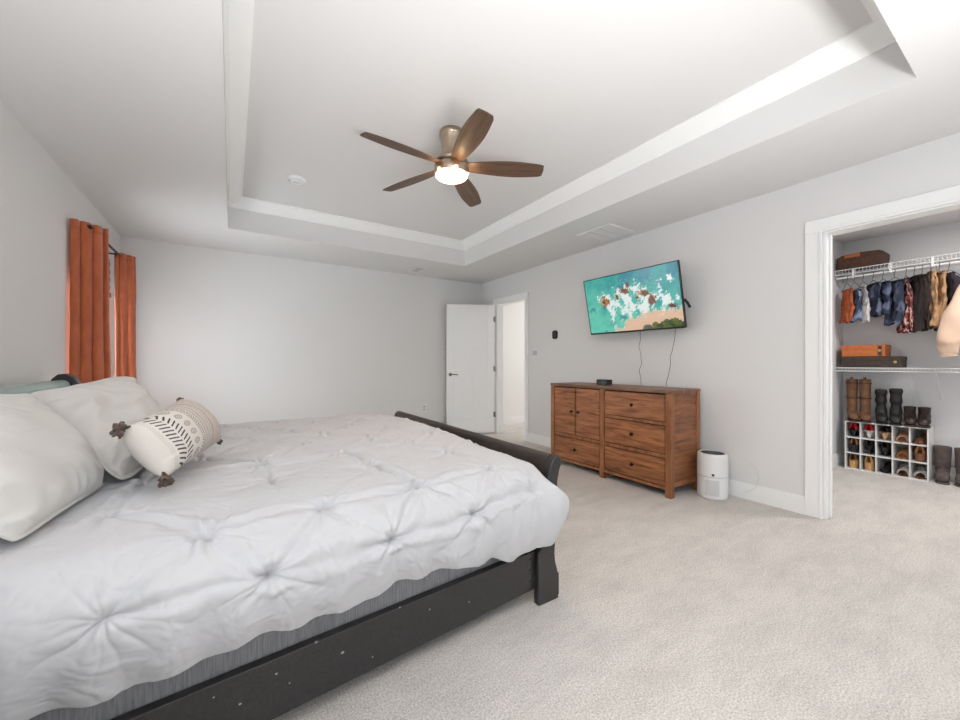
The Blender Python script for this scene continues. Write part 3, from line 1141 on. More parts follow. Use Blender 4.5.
# raised border mouldings on the outside
bm = BM(); box(bm, fx + 0.02, fx + 0.052, 1.40, YFAR - 0.05, 0.12, 0.17); obj('footboard_rail', bm, M_dkwood, bed, bevel=0.003)
post = [(-0.068, 0.0), (0.055, 0.0), (0.055, 0.012), (0.060, 0.02), (0.060, 0.118), (0.050, 0.130), (0.046, 0.15), (0.036, 0.18), (0.032, 0.22), (0.036, 0.28), (0.040, 0.34), (0.050, 0.42),
        (0.048, 0.50), (0.050, 0.56), (0.062, 0.61), (0.074, 0.636), (0.077, 0.655), (0.070, 0.672), (0.054, 0.680), (0.034, 0.677), (0.018, 0.664), (0.008, 0.64), (-0.012, 0.58),
        (-0.036, 0.51), (-0.045, 0.44), (-0.045, 0.34), (-0.050, 0.26), (-0.072, 0.245)]
for y0, y1 in ((1.320, 1.357), (YFAR - 0.03, YFAR + 0.025)):
    bm = BM(); prism(bm, [(fx + x * 1.0, z * 0.985) for x, z in post], 'Y', y0, y1)
    obj('footboard_post', bm, M_black, bed, bevel=0.006, seg=3)
# headboard
hx = -0.80
hprof = [(0.02, 0.10, .018), (0.015, 0.4, .018), (0.0, 0.65, .018), (-0.012, 0.80, .018), (-0.03, 0.90, .02), (-0.055, 0.955, .022)]
hol = [(hx + x, z) for x, z in sleigh_outline(hprof, 0.034, (-0.058, 0.968))]
bm = BM(); prism(bm, hol, 'Y', 1.16, YFAR - 0.02); obj('headboard_panel', bm, M_black, bed, bevel=0.002)
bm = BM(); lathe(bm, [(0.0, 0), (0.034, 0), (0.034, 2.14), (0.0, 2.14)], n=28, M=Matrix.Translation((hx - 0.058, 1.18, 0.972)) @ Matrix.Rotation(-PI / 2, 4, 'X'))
o = obj('headboard_roll', bm, M_teal_glare, bed, smooth=False, bevel=0.004); o['label'] = 'pale teal glare painted along the headboard top roll'
hpost = [(-0.04, 0.0), (0.06, 0.0), (0.06, 0.5), (0.05, 0.72), (0.03, 0.86), (0.025, 0.93), (0.015, 0.975), (-0.01, 1.022), (-0.045, 1.044), (-0.08, 1.040), (-0.105, 1.012), (-0.118, 0.968), (-0.11, 0.93), (-0.085, 0.91), (-0.06, 0.90), (-0.045, 0.85), (-0.04, 0.7)]
for y0, y1 in ((1.11, 1.17), (YFAR - 0.03, YFAR + 0.03)):
    bm = BM(); prism(bm, [(hx + x, z) for x, z in hpost], 'Y', y0, y1); obj('headboard_post', bm, M_black, bed, bevel=0.006, seg=3)
for i in range(6):
    x = -0.6 + i * 0.32
    bm = BM(); box(bm, x, x + 0.07, Ynr(x) + 0.032, YFAR - 0.051, 0.13, 0.15); obj('slat', bm, M_black, bed)

# box spring + mattress
def slab(bm, x0, x1, off, z0, z1, yfar):
    ya, yb = Ynr(x0) + off, Ynr(x1) + off
    vs = [(x0, ya, z0), (x1, yb, z0), (x1, yfar, z0), (x0, yfar, z0), (x0, ya, z1), (x1, yb, z1), (x1, yfar, z1), (x0, yfar, z1)]
    vv = [bm.verts.new(p) for p in vs]
    for f in [(0, 3, 2, 1), (4, 5, 6, 7), (0, 1, 5, 4), (1, 2, 6, 5), (2, 3, 7, 6), (3, 0, 4, 7)]:
        bm.faces.new([vv[i] for i in f])


bm = BM(); slab(bm, -0.74, 1.165, 0.036, 0.152, 0.40, YFAR - 0.058)
tag(obj('box_spring', bm, M_ticking, bevel=0.02, seg=3), 'grey fabric box spring between the black side rail and white comforter', 'box spring')
bm = BM(); slab(bm, -0.735, 1.16, 0.05, 0.402, 0.635, YFAR - 0.07)
tag(obj('mattress', bm, M_mattress, bevel=0.04, seg=4), 'white mattress under the pinch-pleated comforter', 'mattress')


# comforter ------------------------------------------------------
def comforter():
    # profile relative: near points use Yr offset, far points absolute
    near = [(-0.055, 0.372), (-0.085, 0.43), (-0.099, 0.49), (-0.090, 0.55), (-0.052, 0.602), (0.02, 0.638), (0.13, 0.657), (0.32, 0.669)]
    farp = [(YFAR - 0.25, 0.672), (YFAR - 0.10, 0.664), (YFAR + 0.0, 0.645), (YFAR + 0.06, 0.59), (YFAR + 0.075, 0.48), (YFAR + 0.07, 0.36)]
    NX, NS = 520, 640
    # arc parameterisation at reference X=0.3
    Yr0 = Ynr(0.3)
    ref = [(Yr0 + a, z) for a, z in near] + farp
    ref = np.array(ref)
    seg = np.hypot(*np.diff(ref, axis=0).T)
    cum = np.concatenate([[0], np.cumsum(seg)])
    Ls = cum[-1]
    s = np.concatenate([np.linspace(0, 1.0, int(NS * 0.62)), np.linspace(1.0, Ls, NS - int(NS * 0.62) + 1)[1:]])
    NSr = len(s)

    def sp(vals):
        # smooth interpolation along cum (Catmull-Rom like through cubic hermite)
        vals = np.array(vals)
        m_ = np.gradient(vals, cum)
        i = np.clip(np.searchsorted(cum, s, side='right') - 1, 0, len(cum) - 2)
        h = cum[i + 1] - cum[i]
        tt = (s - cum[i]) / h
        h00 = 2 * tt**3 - 3 * tt**2 + 1; h10 = tt**3 - 2 * tt**2 + tt; h01 = -2 * tt**3 + 3 * tt**2; h11 = tt**3 - tt**2
        return h00 * vals[i] + h10 * h * m_[i] + h01 * vals[i + 1] + h11 * h * m_[i + 1]
    yref = sp(ref[:, 0])
    zref = sp(ref[:, 1])
    side = 1 - sm(0.62, 0.68, zref) * 1.0
    side = np.where(s < 1.0, side, 0)
    sidex = np.where(s < 1.0, 1 - sm(0.50, 0.60, zref), 0)                   # 1 on near hanging side
    x0 = -0.765 * (1 - side) + (-0.42) * side
    x1 = 1.195 * (1 - sidex) + 1.295 * sidex
    x1 = x1 - 0.04 * sm(0.12, 0.0, s) * side
    t_ = np.linspace(0, 1, NX)[:, None]
    X = x0[None, :] + (x1 - x0)[None, :] * t_
    w_near = 1 - sm(0.0, 1.0, (yref - Yr0) / (YFAR - Yr0))
    Y = yref[None, :] + w_near[None, :] * (-SK * (1.17 - X) + SK * (1.17 - 0.3))
    Z = np.repeat(zref[None, :], NX, 0)
    Sg = np.repeat(s[None, :], NX, 0)
    # bulge outwards around foot corner, and tuck of top edge at the footboard
    Z -= 0.045 * sm(1.04, 1.20, X) * (1 - side)[None, :]
    corner = np.exp(-((zref - 0.63) / 0.05) ** 2) * (s < 1.0)
    Y += 0.055 * corner[None, :] * sm(1.0, 1.19, X)
    Z -= 0.072 * sm(0.45, 1.22, X) * np.exp(-(Sg / 0.14) ** 2)
    # pinch coordinates in (X,s)
    sy = lambda Yv: np.interp(Yv, yref[:np.argmax(yref > 3.0)], s[:np.argmax(yref > 3.0)])
    top_s = lambda Yv, X_: sy(Yv + SK * (1.17 - X_) * 0.9 - SK * 0.87 * 0.9)
    s_row0 = float(np.interp(0.540, zref[:200], s[:200]))
    pin = [(-0.235, s_row0), (0.09, s_row0), (0.431, s_row0), (0.765, s_row0 + 0.01), (1.09, s_row0 + .03)]
    r1 = float(np.interp(0.642, zref[:250], s[:250]))
    pin += [(-0.065, r1), (0.255, r1), (0.585, r1), (0.925, r1 + 0.01)]
    pin += [(0.08, r1 + 0.20), (-0.30, r1 + .22), (0.50, r1 + .30), (0.117, r1 + .34), (0.89, r1 + .30)]
    pin.pop(-5); 
    k = 0
    ss = r1 + 0.53
    while ss < Ls - 0.1:
        xs = -0.62 + (0.18 if k % 2 else 0)
        while xs < 1.2:
            pin.append((xs + random.uniform(-.025, .025), ss + random.uniform(-.025, .025)))
            xs += 0.36
        ss += 0.25
        k += 1
    pin = np.array(pin)
    # domain warp for natural folds
    Xw = X + 0.010 * fnoise(X, Sg, 21, 3, 2.5)
    Sw = Sg + 0.010 * fnoise(X, Sg, 22, 3, 2.5)
    dmin = np.full(X.shape, 9.0)
    fold = np.zeros_like(X)
    for (px, ps) in pin:
        dx = Xw - px; ds = Sw - ps
        r = np.hypot(dx, ds)
        th = np.arctan2(ds, dx)
        dmin = np.minimum(dmin, r)
        p1, p2, p3 = rng.uniform(0, 2 * PI, 3)
        k1 = rng.randint(4, 6); k2 = rng.randint(7, 10)
        q1 = 1 - 2 * np.abs(np.sin(0.5 * (k1 * th + p1 + 0.9 * np.sin(2 * th + p3)))) ** 0.6
        q2 = 1 - 2 * np.abs(np.sin(0.5 * (k2 * th + p2 + 0.6 * np.sin(th + p1)))) ** 0.6
        rad = -(0.9 * q1 + 0.7 * q2)
        env = np.clip(r / 0.02, 0, 1) * np.exp(-(r / 0.12) ** 1.5)
        fold += 0.0062 * rad * env
    seen = set()
    for i in range(len(pin)):
        d = np.hypot(*(pin - pin[i]).T)
        for j in np.argsort(d)[1:6]:
            if d[j] < 0.36 and (j, i) not in seen:
                seen.add((i, j))
                a_, b_2 = pin[i], pin[j]
                v = b_2 - a_; L2 = v @ v
                tt = np.clip(((Xw - a_[0]) * v[0] + (Sw - a_[1]) * v[1]) / L2, 0, 1)
                mid = np.sin(PI * tt)
                off = 0.02 * rng.uniform(-1, 1)
                nx_, ny_ = -v[1] / math.sqrt(L2), v[0] / math.sqrt(L2)
                dd = (Xw - a_[0] - v[0] * tt) * nx_ + (Sw - a_[1] - v[1] * tt) * ny_ - off * mid
                de = np.hypot(Xw - a_[0] - v[0] * tt, Sw - a_[1] - v[1] * tt)
                wd = 0.013 + 0.012 * mid
                inside = np.exp(-np.maximum(0, de - 0.05) / 0.02)
                amp = rng.uniform(0.6, 1.3)
                fold += inside * (-0.008 * amp * np.exp(-(dd / (wd * .6)) ** 2) + 0.005 * amp * np.exp(-((np.abs(dd) - 0.032) / 0.016) ** 2))
    puff = 0.020 * (1 - np.exp(-(dmin / 0.09) ** 1.2)) - 0.008
    wr = 0.0030 * fnoise(X * 1.0, Sg, 31, 3, 2.0) + 0.0016 * np.abs(fnoise(X + 0.03 * fnoise(X, Sg, 5, 2, 3), Sg, 32, 3, 9.0))
    # vertical drape folds toward the hem on the near side
    hemf = np.exp(-(Sg / 0.16) ** 2)
    drape = 0.005 * hemf * np.sin(X * 21 + 2 * np.sin(X * 6)) + 0.006 * hemf * np.sin(X * 47 + 1.0)
    h = fold + puff + wr + drape
    edge_end = sm(0.0, 0.03, t_) * sm(1.0, 0.985, t_)
    h = h * (0.35 + 0.65 * edge_end)
    P = np.stack([X, Y, Z], -1)
    du = np.gradient(P, axis=0); dv = np.gradient(P, axis=1)
    N = np.cross(du, dv)
    N /= np.linalg.norm(N, axis=-1, keepdims=True) + 1e-9
    if N[NX // 2, NSr // 2, 2] < 0:
        N = -N
    P = P + N * h[..., None]
    # uneven hem
    hem = np.exp(-(Sg / 0.05) ** 2)
    P[..., 2] += hem * (-0.006 + 0.007 * np.sin(X * 11 + 1 + np.sin(X * 5)) + 0.007 * np.sin(X * 31))
    # never sink into mattress
    o = grid_obj('comforter', P, M_white_cloth)
    sld = o.modifiers.new('s', 'SOLIDIFY'); sld.thickness = 0.016; sld.offset = -1 if True else 1
    return o, P


cf, CP = comforter()
tag(cf, 'white pinch-pleated comforter spread over the bed and hanging over its side', 'comforter')


# pillows --------------------------------------------------------
def pillow(corners, Tk, nu=150, nv=110, seed=1, wr=0.006, exp=2.4, pw=0.5, cut=0.06, back=0.6, flange=0.0, rc=0.0):
    """corners: bottom-near, bottom-far, top-near, top-far. returns closed grid"""
    BN, BF, TN, TF = [np.array(c, float) for c in corners]
    a = np.linspace(-1, 1, nu); c_ = np.linspace(-1, 1, nv)
    a = np.sign(a) * (1 - (1 - np.abs(a)) ** 1.35); c_ = np.sign(c_) * (1 - (1 - np.abs(c_)) ** 1.35)
    U_, V_ = np.meshgrid(a, c_, indexing='ij')
    U2 = U_ * (1 - cut * (1 - V_ ** 2) - rc * V_ ** 8); V2 = V_ * (1 - cut * (1 - U_ ** 2) - rc * U_ ** 8)
    s_ = (U2 + 1) / 2; r_ = (V2 + 1) / 2
    base = (BN[None, None] * ((1 - s_) * (1 - r_))[..., None] + BF[None, None] * (s_ * (1 - r_))[..., None]
            + TN[None, None] * ((1 - s_) * r_)[..., None] + TF[None, None] * (s_ * r_)[..., None])
    n = np.cross((BF + TF - BN - TN), (TN + TF - BN - BF)); n /= np.linalg.norm(n)
    # front faces +X-ish (towards foot of bed / camera)
    if n[0] < 0:
        n = -n
    Ue = np.clip(np.abs(U_) / (1 - flange), 0, 1); Ve = np.clip(np.abs(V_) / (1 - flange), 0, 1)
    prof = (np.clip(1 - Ue ** exp, 0, 1) ** pw) * (np.clip(1 - Ve ** exp, 0, 1) ** pw)
    w1 = fnoise(U_ * 0.5, V_ * 0.4, seed, 2, 1.3)
    w1 = w1 - 0.9 * np.abs(fnoise(U_ * 0.35 + V_ * 0.5, V_ * 0.25 - U_ * 0.1, seed + 4, 2, 2.2)) + 0.3
    radial = np.sin(np.arctan2(V_ * 0.8, U_) * 16 + seed + 2 * w1) * np.clip(np.hypot(U_, V_) - 0.55, 0, 1)
    zf = Tk * prof + wr * w1 * (prof ** 0.5) + wr * 1.2 * radial * (prof ** .3)
    zb = -Tk * back * prof + wr * 0.5 * w1 * prof
    F = base + n * zf[..., None] + n * 0.003
    B_ = base + n * zb[..., None] - n * 0.003
    return F, B_, U_, V_, n


def pillow_obj(name, F, B_, m, parent=None, col=None):
    nu, nv = F.shape[:2]
    verts = np.concatenate([F.reshape(-1, 3), B_.reshape(-1, 3)])
    faces = []
    o2 = nu * nv
    for i in range(nu - 1):
        for j in range(nv - 1):
            q = (i * nv + j, (i + 1) * nv + j, (i + 1) * nv + j + 1, i * nv + j + 1)
            faces.append(q)
            faces.append(tuple(o2 + k for k in reversed(q)))
    ring = [(i, 0) for i in range(nu)] + [(nu - 1, j) for j in range(1, nv)] + [(i, nv - 1) for i in range(nu - 2, -1, -1)] + [(0, j) for j in range(nv - 2, 0, -1)]
    for (a, b_) in zip(ring, ring[1:] + ring[:1]):
        ia = a[0] * nv + a[1]; ib = b_[0] * nv + b_[1]
        faces.append((ib, ia, o2 + ia, o2 + ib))
    me = bpy.data.meshes.new(name)
    me.from_pydata(verts.tolist(), [], faces)
    me.materials.append(m)
    me.polygons.foreach_set('use_smooth', [True] * len(faces))
    if col is not None:
        at = me.color_attributes.new('col', 'FLOAT_COLOR', 'POINT')
        cc = np.ones((len(verts), 4), dtype=np.float32)
        cc[:nu * nv, :3] = col.reshape(-1, 3)
        cc[nu * nv:, :3] = col.reshape(-1, 3)
        at.data.foreach_set('color', cc.ravel())
    bm = bmesh.new(); bm.from_mesh(me); bmesh.ops.recalc_face_normals(bm, faces=bm.faces); bm.to_mesh(me); bm.free()
    me.polygons.foreach_set('use_smooth', [True] * len(me.polygons))
    o = bpy.data.objects.new(name, me)
    C.objects.link(o)
    if parent is not None:
        o.parent = parent
    return o


F, B_, *_ = pillow([(-0.415, 1.32, 0.69), (-0.355, 1.77, 0.695), (-0.74, 1.26, 1.01), (-0.62, 2.06, 0.998)], 0.10, seed=3, flange=0.03, cut=0.03, rc=0.04, wr=0.008)
tag(pillow_obj('pillow', F, B_, M_pillow), 'plump smooth white pillow nearest the camera, at the photo\'s left edge', 'pillow', 'white pillows against the headboard')
F, B_, *_ = pillow([(-0.30, 1.70, 0.70), (-0.20, 2.42, 0.72), (-0.66, 2.10, 0.995), (-0.44, 2.50, 1.055)], 0.085, seed=8, wr=0.015, flange=0.06, rc=0.09)
tag(pillow_obj('pillow', F, B_, M_pillow), 'rumpled white pillow behind the patterned lumbar pillow', 'pillow', 'white pillows against the headboard')

# lumbar pillow with woven pattern and tassels
LC = [(-0.180, 1.60, 0.735), (-0.045, 2.04, 0.765), (-0.285, 1.60, 0.905), (-0.180, 2.03, 0.955)]
F, B_, U_, V_, nrm = pillow(LC, 0.10, nu=330, nv=220, seed=5, wr=0.002, cut=0.03, back=0.8)
lp = thing('lumbar_pillow', 'cream lumbar pillow with dark leaf bands and corner tassels', 'pillow')
base = cl(214, 208, 200)
pc = np.repeat(np.repeat(base, U_.shape[0], 0), U_.shape[1], 1).copy()
pc = mixc(pc, cl(196, 186, 178), sm(-0.3, -0.1, U_) * 0.8)
ink = cl(66, 66, 68)
def leafband(u0, half, freq, dense=1.0):
    du_ = (U_ - u0)
    inb = (np.abs(du_) < half)
    ph = (V_ * freq - np.abs(du_) / half * 0.9) % 1.0
    return inb & (ph < 0.36) & (np.abs(du_) > half * 0.10)
pc[leafband(-0.70, 0.135, 7)] = ink
def dots(u0, r_, freq, wdt):
    vv = ((V_ * freq) % 1.0 - 0.5) / freq
    d = np.hypot((U_ - u0) * 1.5, vv)
    return np.abs(d - r_) < wdt
g = cl(160, 154, 150)
pc[dots(-0.43, 0.085, 3.0, 0.018)] = g
pc[dots(-0.43, 0.035, 3.0, 0.014)] = g
pc[leafband(-0.23, 0.055, 12)] = cl(96, 92, 92)
pc[leafband(-0.88, 0.02, 12)] = cl(186, 182, 178)
for k_ in range(11):
    u0 = -0.11 + k_ * 0.095
    w_ = 0.008 if k_ % 3 else 0.013
    ln = (np.abs(U_ - u0) < w_) & (((V_ * 26 + k_ * .4) % 1.0) < (0.95 if k_ % 2 else 0.6))
    pc[ln] = cl(150, 138, 130)
M_lumb = attr_mat('lumbar_weave', 0.9, bump=(160, 0.3, 0.002))
pillow_obj('cushion', F, B_, M_lumb, lp, col=pc)
M_tas = mat('tassel_yarn', srgb(112, 98, 88), 0.9, noise=80, col2=srgb(80, 68, 60), bump=(60, 0.8, 0.01))
ctr = np.mean(np.array(LC), axis=0)
for ci, c_ in enumerate(LC):
    p = np.array(c_); d = (p - ctr); d /= np.linalg.norm(d)
    sc = 1.0 if ci in (0, 2) else 0.55
    bm = BM()
    rr = np.random.RandomState(20 + ci)
    q0 = p - d * 0.008
    for k_ in range(34):
        dv_ = d + rr.normal(0, 0.42, 3)
        dv_ /= np.linalg.norm(dv_)
        e = q0 + dv_ * 0.032 * sc * rr.uniform(0.8, 1.1) + np.array((0, 0, -0.004))
        m2 = (q0 + e) / 2 + rr.normal(0, 0.003, 3)
        tube(bm, [q0, m2, e], 0.004 * sc, 5, radii=[0.004 * sc, 0.0065 * sc, 0.0035 * sc])
    o = obj('tassel', bm, M_tas, lp)

# nightstand at the left edge
t = thing('nightstand', 'dark grey nightstand at the photo\'s left edge beside the bed', 'nightstand', (-0.66, 0.79, 0))
M_ns = mat('nightstand_paint', srgb(78, 78, 80), 0.5)
bm = BM(); box(bm, -0.29, 0.295, -0.27, 0.27, 0.64, 0.668); obj('top', bm, M_ns, t, bevel=0.003)
bm = BM(); box(bm, -0.28, 0.27, -0.26, 0.26, 0.12, 0.64); obj('body', bm, M_ns, t)
for z0, z1 in ((0.40, 0.62), (0.15, 0.38)):
    bm = BM(); box(bm, 0.27, 0.288, -0.24, 0.24, z0, z1); d_ = obj('drawer', bm, M_ns, t, bevel=0.003)
    bm = BM(); lathe(bm, [(0, 0), (.006, 0), (.006, .012), (.014, .018), (.012, .026), (0, .028)], n=16, M=Matrix.Translation((0.288, 0, (z0 + z1) / 2)) @ Matrix.Rotation(PI / 2, 4, 'Y')); obj('knob', bm, M_knob, d_)
for x in (-0.26, 0.25):
    for y in (-0.24, 0.24):
        bm = BM(); box(bm, x - 0.02, x + 0.02, y - 0.02, y + 0.02, 0, 0.12); obj('leg', bm, M_ns, t)

# ------------------------------------------------------------------ closet
def wire_shelf(z, y0, y1, label, drop=0.045, rod=False, depth=0.30):
    t = thing('wire_shelf', label, 'shelf', (CX1 - 0.002, 0, z))
    bm = BM()
    n = int((y1 - y0) / 0.026)
    for i in range(n + 1):
        y = y0 + (y1 - y0) * i / n
        tube(bm, [(-0.004, y, 0), (-depth, y, 0), (-depth, y, -drop)], 0.0019, 5)
    obj('cross_wires', bm, M_wire_w, t)
    for (x, z2) in ((-0.006, -0.004), (-depth, 0.003), (-depth, -drop), (-0.15, -0.004)):
        bm = BM(); tube(bm, [(x, y0, z2), (x, y1, z2)], 0.0042, 8); obj('long_wire', bm, M_wire_w, t)
    if rod:
        bm = BM(); tube(bm, [(-depth + 0.03, y0, -drop - 0.03), (-depth + 0.03, y1, -drop - 0.03)], 0.010, 10); obj('hanging_rod', bm, M_wire_w, t)
        y = y0 + 0.25
        while y < y1:
            bm = BM(); box(bm, -depth - 0.003, -depth + 0.036, y, y + 0.016, -drop - 0.044, 0.004); obj('rod_bracket', bm, M_plastic_w, t)
            y += 0.27
    for y in np.arange(y1 - 0.69, y0, -0.6):
        bm = BM(); tube(bm, [(-depth + 0.03, y, -0.01), (-0.01, y, -0.30)], 0.005, 8); obj('support_brace', bm, M_wire_w, t)
    return t


ZU = 2.085
wire_shelf(ZU, -0.9, 1.385, 'white wire shelf with hanging rod, high on the closet wall', rod=True)
wire_shelf(1.055, -0.9, 1.385, 'lower white wire shelf below the hanging clothes', drop=0.03)

# basket on upper shelf
M_basket = mat('brown_leather', srgb(88, 58, 44), 0.7, noise=40, col2=srgb(70, 45, 34), bump=(90, 0.5, 0.003))
M_tan = mat('tan_leather', srgb(178, 104, 56), 0.55)
t = thing('storage_basket', 'dark brown storage bin with tan handle on the top wire shelf', 'basket', (5.55, 1.20, ZU + 0.008))
bm = BM()
ol = [(-0.165, 0), (0.165, 0), (0.175, 0.10), (0.178, 0.128), (0.14, 0.148), (0.0, 0.158), (-0.14, 0.148), (-0.178, 0.128), (-0.175, 0.10)]
prism(bm, ol, 'X', -0.13, 0.12)
obj('bin_body', bm, M_basket, t, bevel=0.012, seg=3)
bm = BM(); box(bm, -0.139, -0.128, -0.005, 0.115, 0.115, 0.152); obj('handle', bm, M_tan, t, bevel=0.004)
bm = BM(); box(bm, -0.133, 0.122, -0.172, 0.172, 0.006, 0.014); obj('base_piping', bm, M_basket, t)

M_box_or = mat('orange_box_cloth', srgb(196, 112, 60), 0.7, noise=30, col2=srgb(184, 100, 50))
M_box_dk = mat('dark_box_cloth', srgb(70, 58, 50), 0.75, noise=30, col2=srgb(58, 48, 42))


def sbox(label, x0, x1, y0, y1, z, h, m, mt, ringm):
    t = thing('storage_box', label, 'box', ((x0 + x1) / 2, (y0 + y1) / 2, z))
    a, c_ = (x1 - x0) / 2, (y1 - y0) / 2
    bm = BM(); box(bm, -a, a, -c_, c_, 0, h * 0.86); obj('box_body', bm, m, t, bevel=0.003)
    bm = BM(); box(bm, -a - 0.003, a + 0.003, -c_ - 0.003, c_ + 0.003, h * 0.62, h); obj('lid', bm, m, t, bevel=0.003)
    bm = BM(); box(bm, -a - 0.006, -a - 0.002, -c_ + 0.02, -c_ + 0.045, 0.01, h * 0.9); obj('strap', bm, mt, t)
    bm = BM(); lathe(bm, [(0.007, 0), (0.012, 0), (0.012, 0.003), (0.007, 0.003)], n=16, M=Matrix.Translation((-a - 0.006, -c_ + 0.034, h * 0.5)) @ Matrix.Rotation(-PI / 2, 4, 'Y')); obj('ring_pull', bm, ringm, t)


M_brass = mat('brass', srgb(200, 170, 120), 0.35, 0.9)
zb = 1.055 + 0.009
sbox('long dark brown box, lower of two on the wire shelf', 5.44, 5.70, 0.915, 1.345, zb, 0.11, M_box_dk, M_box_dk, M_brass)
sbox('orange tan box stacked on top of the dark brown box', 5.45, 5.70, 1.025, 1.345, zb + 0.112, 0.118, M_box_or, M_box_dk, M_brass)

# cube organizer
OX, OY0, OY1 = 5.44, 0.735, 1.318
org = thing('shoe_organizer', 'white fifteen-cube shoe organizer on the closet floor', 'shoe rack', (OX, OY0, 0))
ow, oh, od = OY1 - OY0, 0.50, 0.26
tb = 0.010
for i in range(6):
    y = i * (ow - tb) / 5
    bm = BM(); box(bm, 0, od, y, y + tb, 0, oh); obj('upright', bm, M_plastic_w, org)
for j in range(4):
    z = j * (oh - tb) / 3
    for i in range(5):
        y = i * (ow - tb) / 5 + tb
        bm = BM(); box(bm, 0.001, od - 0.001, y, y + (ow - tb) / 5 - tb, z, z + tb); obj('shelf_board', bm, M_plastic_w, org)
bm = BM(); box(bm, od - 0.001, od + 0.003, 0, ow, 0, oh); obj('back_board', bm, mat('organizer_back', srgb(140, 140, 138), 0.7), org)

cw = (ow - tb) / 5
ch = (oh - tb) / 3


def shoe_mats():
    d = {}
    for nme, c_ in dict(red=(196, 30, 40), black=(28, 27, 29), tan=(176, 124, 84), brown=(120, 78, 52), cork=(205, 160, 106), nude=(206, 168, 138), white=(226, 220, 214), gold=(190, 150, 100)).items():
        d[nme] = mat('shoe_' + nme, srgb(*c_), 0.5)
    return d


SM = shoe_mats()


def shoe(kind, loc, rotz, upper, sole, label, tilt=0.0, group='shoes in the cube organizer'):
    """local: toe towards -X, heel +X, y width, z up. length .22"""
    t = thing(kind[0], label, 'shoe', loc, rotz, group)
    t.scale = (1.0, 1.4, 1.3)
    if tilt:
        t.rotation_euler = (0, tilt, rotz)
    L_ = 0.20
    hh = kind[1]
    nu, nv = 26, 18
    u = np.linspace(0, 1, nu)

    def zsole(u_):
        return hh * sm(0.30, 0.85, u_)
    def half(u_):
        return 0.034 * (np.sin(np.clip(u_ * 1.5 + 0.12, 0, 1) * PI * 0.5) ** 0.7) * (1 - 0.28 * sm(0.35, 0.65, u_)) * (1 - 0.55 * sm(0.93, 1.0, u_)) * sm(-0.04, 0.08, u_)
    P = np.zeros((nu, nv, 3))
    for i, uu in enumerate(u):
        w_ = float(half(uu)); zs = float(zsole(uu))
        hgt = 0.012 + 0.030 * float(np.exp(-((uu - 0.28) / 0.16) ** 2)) + 0.042 * float(sm(0.60, 0.95, uu))
        for j in range(nv):
            a = 2 * PI * j / (nv - 1)
            P[i, j] = (-L_ / 2 + uu * L_, w_ * math.cos(a), zs + 0.006 + max(0, math.sin(a)) * hgt)
    upm = SM[upper]
    if kind[2] == 'closed':
        grid_obj('upper', P, upm, t)
    else:
        bm = BM()
        for uu in kind[3]:
            w_ = float(half(uu)) + 0.002; zs = float(zsole(uu))
            pts = [(-L_ / 2 + uu * L_ + 0.006 * math.sin(a), w_ * math.cos(a), zs + 0.008 + 0.035 * math.sin(a)) for a in np.linspace(0, PI, 10)]
            tube(bm, pts, 0.0045, 6)
            obj('strap', bm, upm, t); bm = BM()
        pts = [(L_ / 2 - 0.012 - 0.03 * abs(math.cos(a)), 0.024 * math.cos(a), hh + 0.045) for a in np.linspace(0, PI, 10)]
        tube(bm, pts, 0.004, 6)
        obj('ankle_strap', bm, upm, t)
        bm = BM(); tube(bm, [(L_ / 2 - 0.012, 0, hh + 0.045), (L_ / 2 - 0.004, 0, hh)], 0.005, 6)
        obj('heel_tab', bm, upm, t)
    # sole
    bm = BM()
    A, B2 = [], []
    for uu in u:
        w_ = float(half(uu)) + 0.002; zs = float(zsole(uu)); x = -L_ / 2 + uu * L_
        A.append([bm.verts.new((x, -w_, zs + 0.008)), bm.verts.new((x, w_, zs + 0.008))])
        B2.append([bm.verts.new((x, -w_, zs)), bm.verts.new((x, w_, zs))])
    for i in range(nu - 1):
        bm.faces.new([A[i][0], A[i][1], A[i + 1][1], A[i + 1][0]])
        bm.faces.new([B2[i][0], B2[i + 1][0], B2[i + 1][1], B2[i][1]])
        bm.faces.new([A[i][0], A[i + 1][0], B2[i + 1][0], B2[i][0]])
        bm.faces.new([A[i][1], B2[i][1], B2[i + 1][1], A[i + 1][1]])
    obj('sole', bm, SM[sole], t)
    if hh > 0.02:
        bm = BM()
        r0, r1 = kind[4]
        x = L_ / 2 - 0.026
        lathe(bm, [(r1, 0.0), (r1, 0.004), (r0 * 0.8 + r1 * 0.2, hh * 0.7), (r0, hh + 0.003)], center=(x, 0, 0), n=16)
        obj('heel', bm, SM[sole], t)
    return t


PUMP = ('high_heel', 0.055, 'closed', None, (0.018, 0.006))
BLOCK = ('block_heel', 0.058, 'closed', None, (0.026, 0.024))
SAND = ('strappy_sandal', 0.012, 'open', (0.22, 0.35, 0.5, 0.62), (0.02, 0.02))
HSAND = ('heeled_sandal', 0.052, 'open', (0.2, 0.3, 0.4), (0.024, 0.022))
FLAT = ('loafer', 0.012, 'closed', None, (0.02, 0.02))
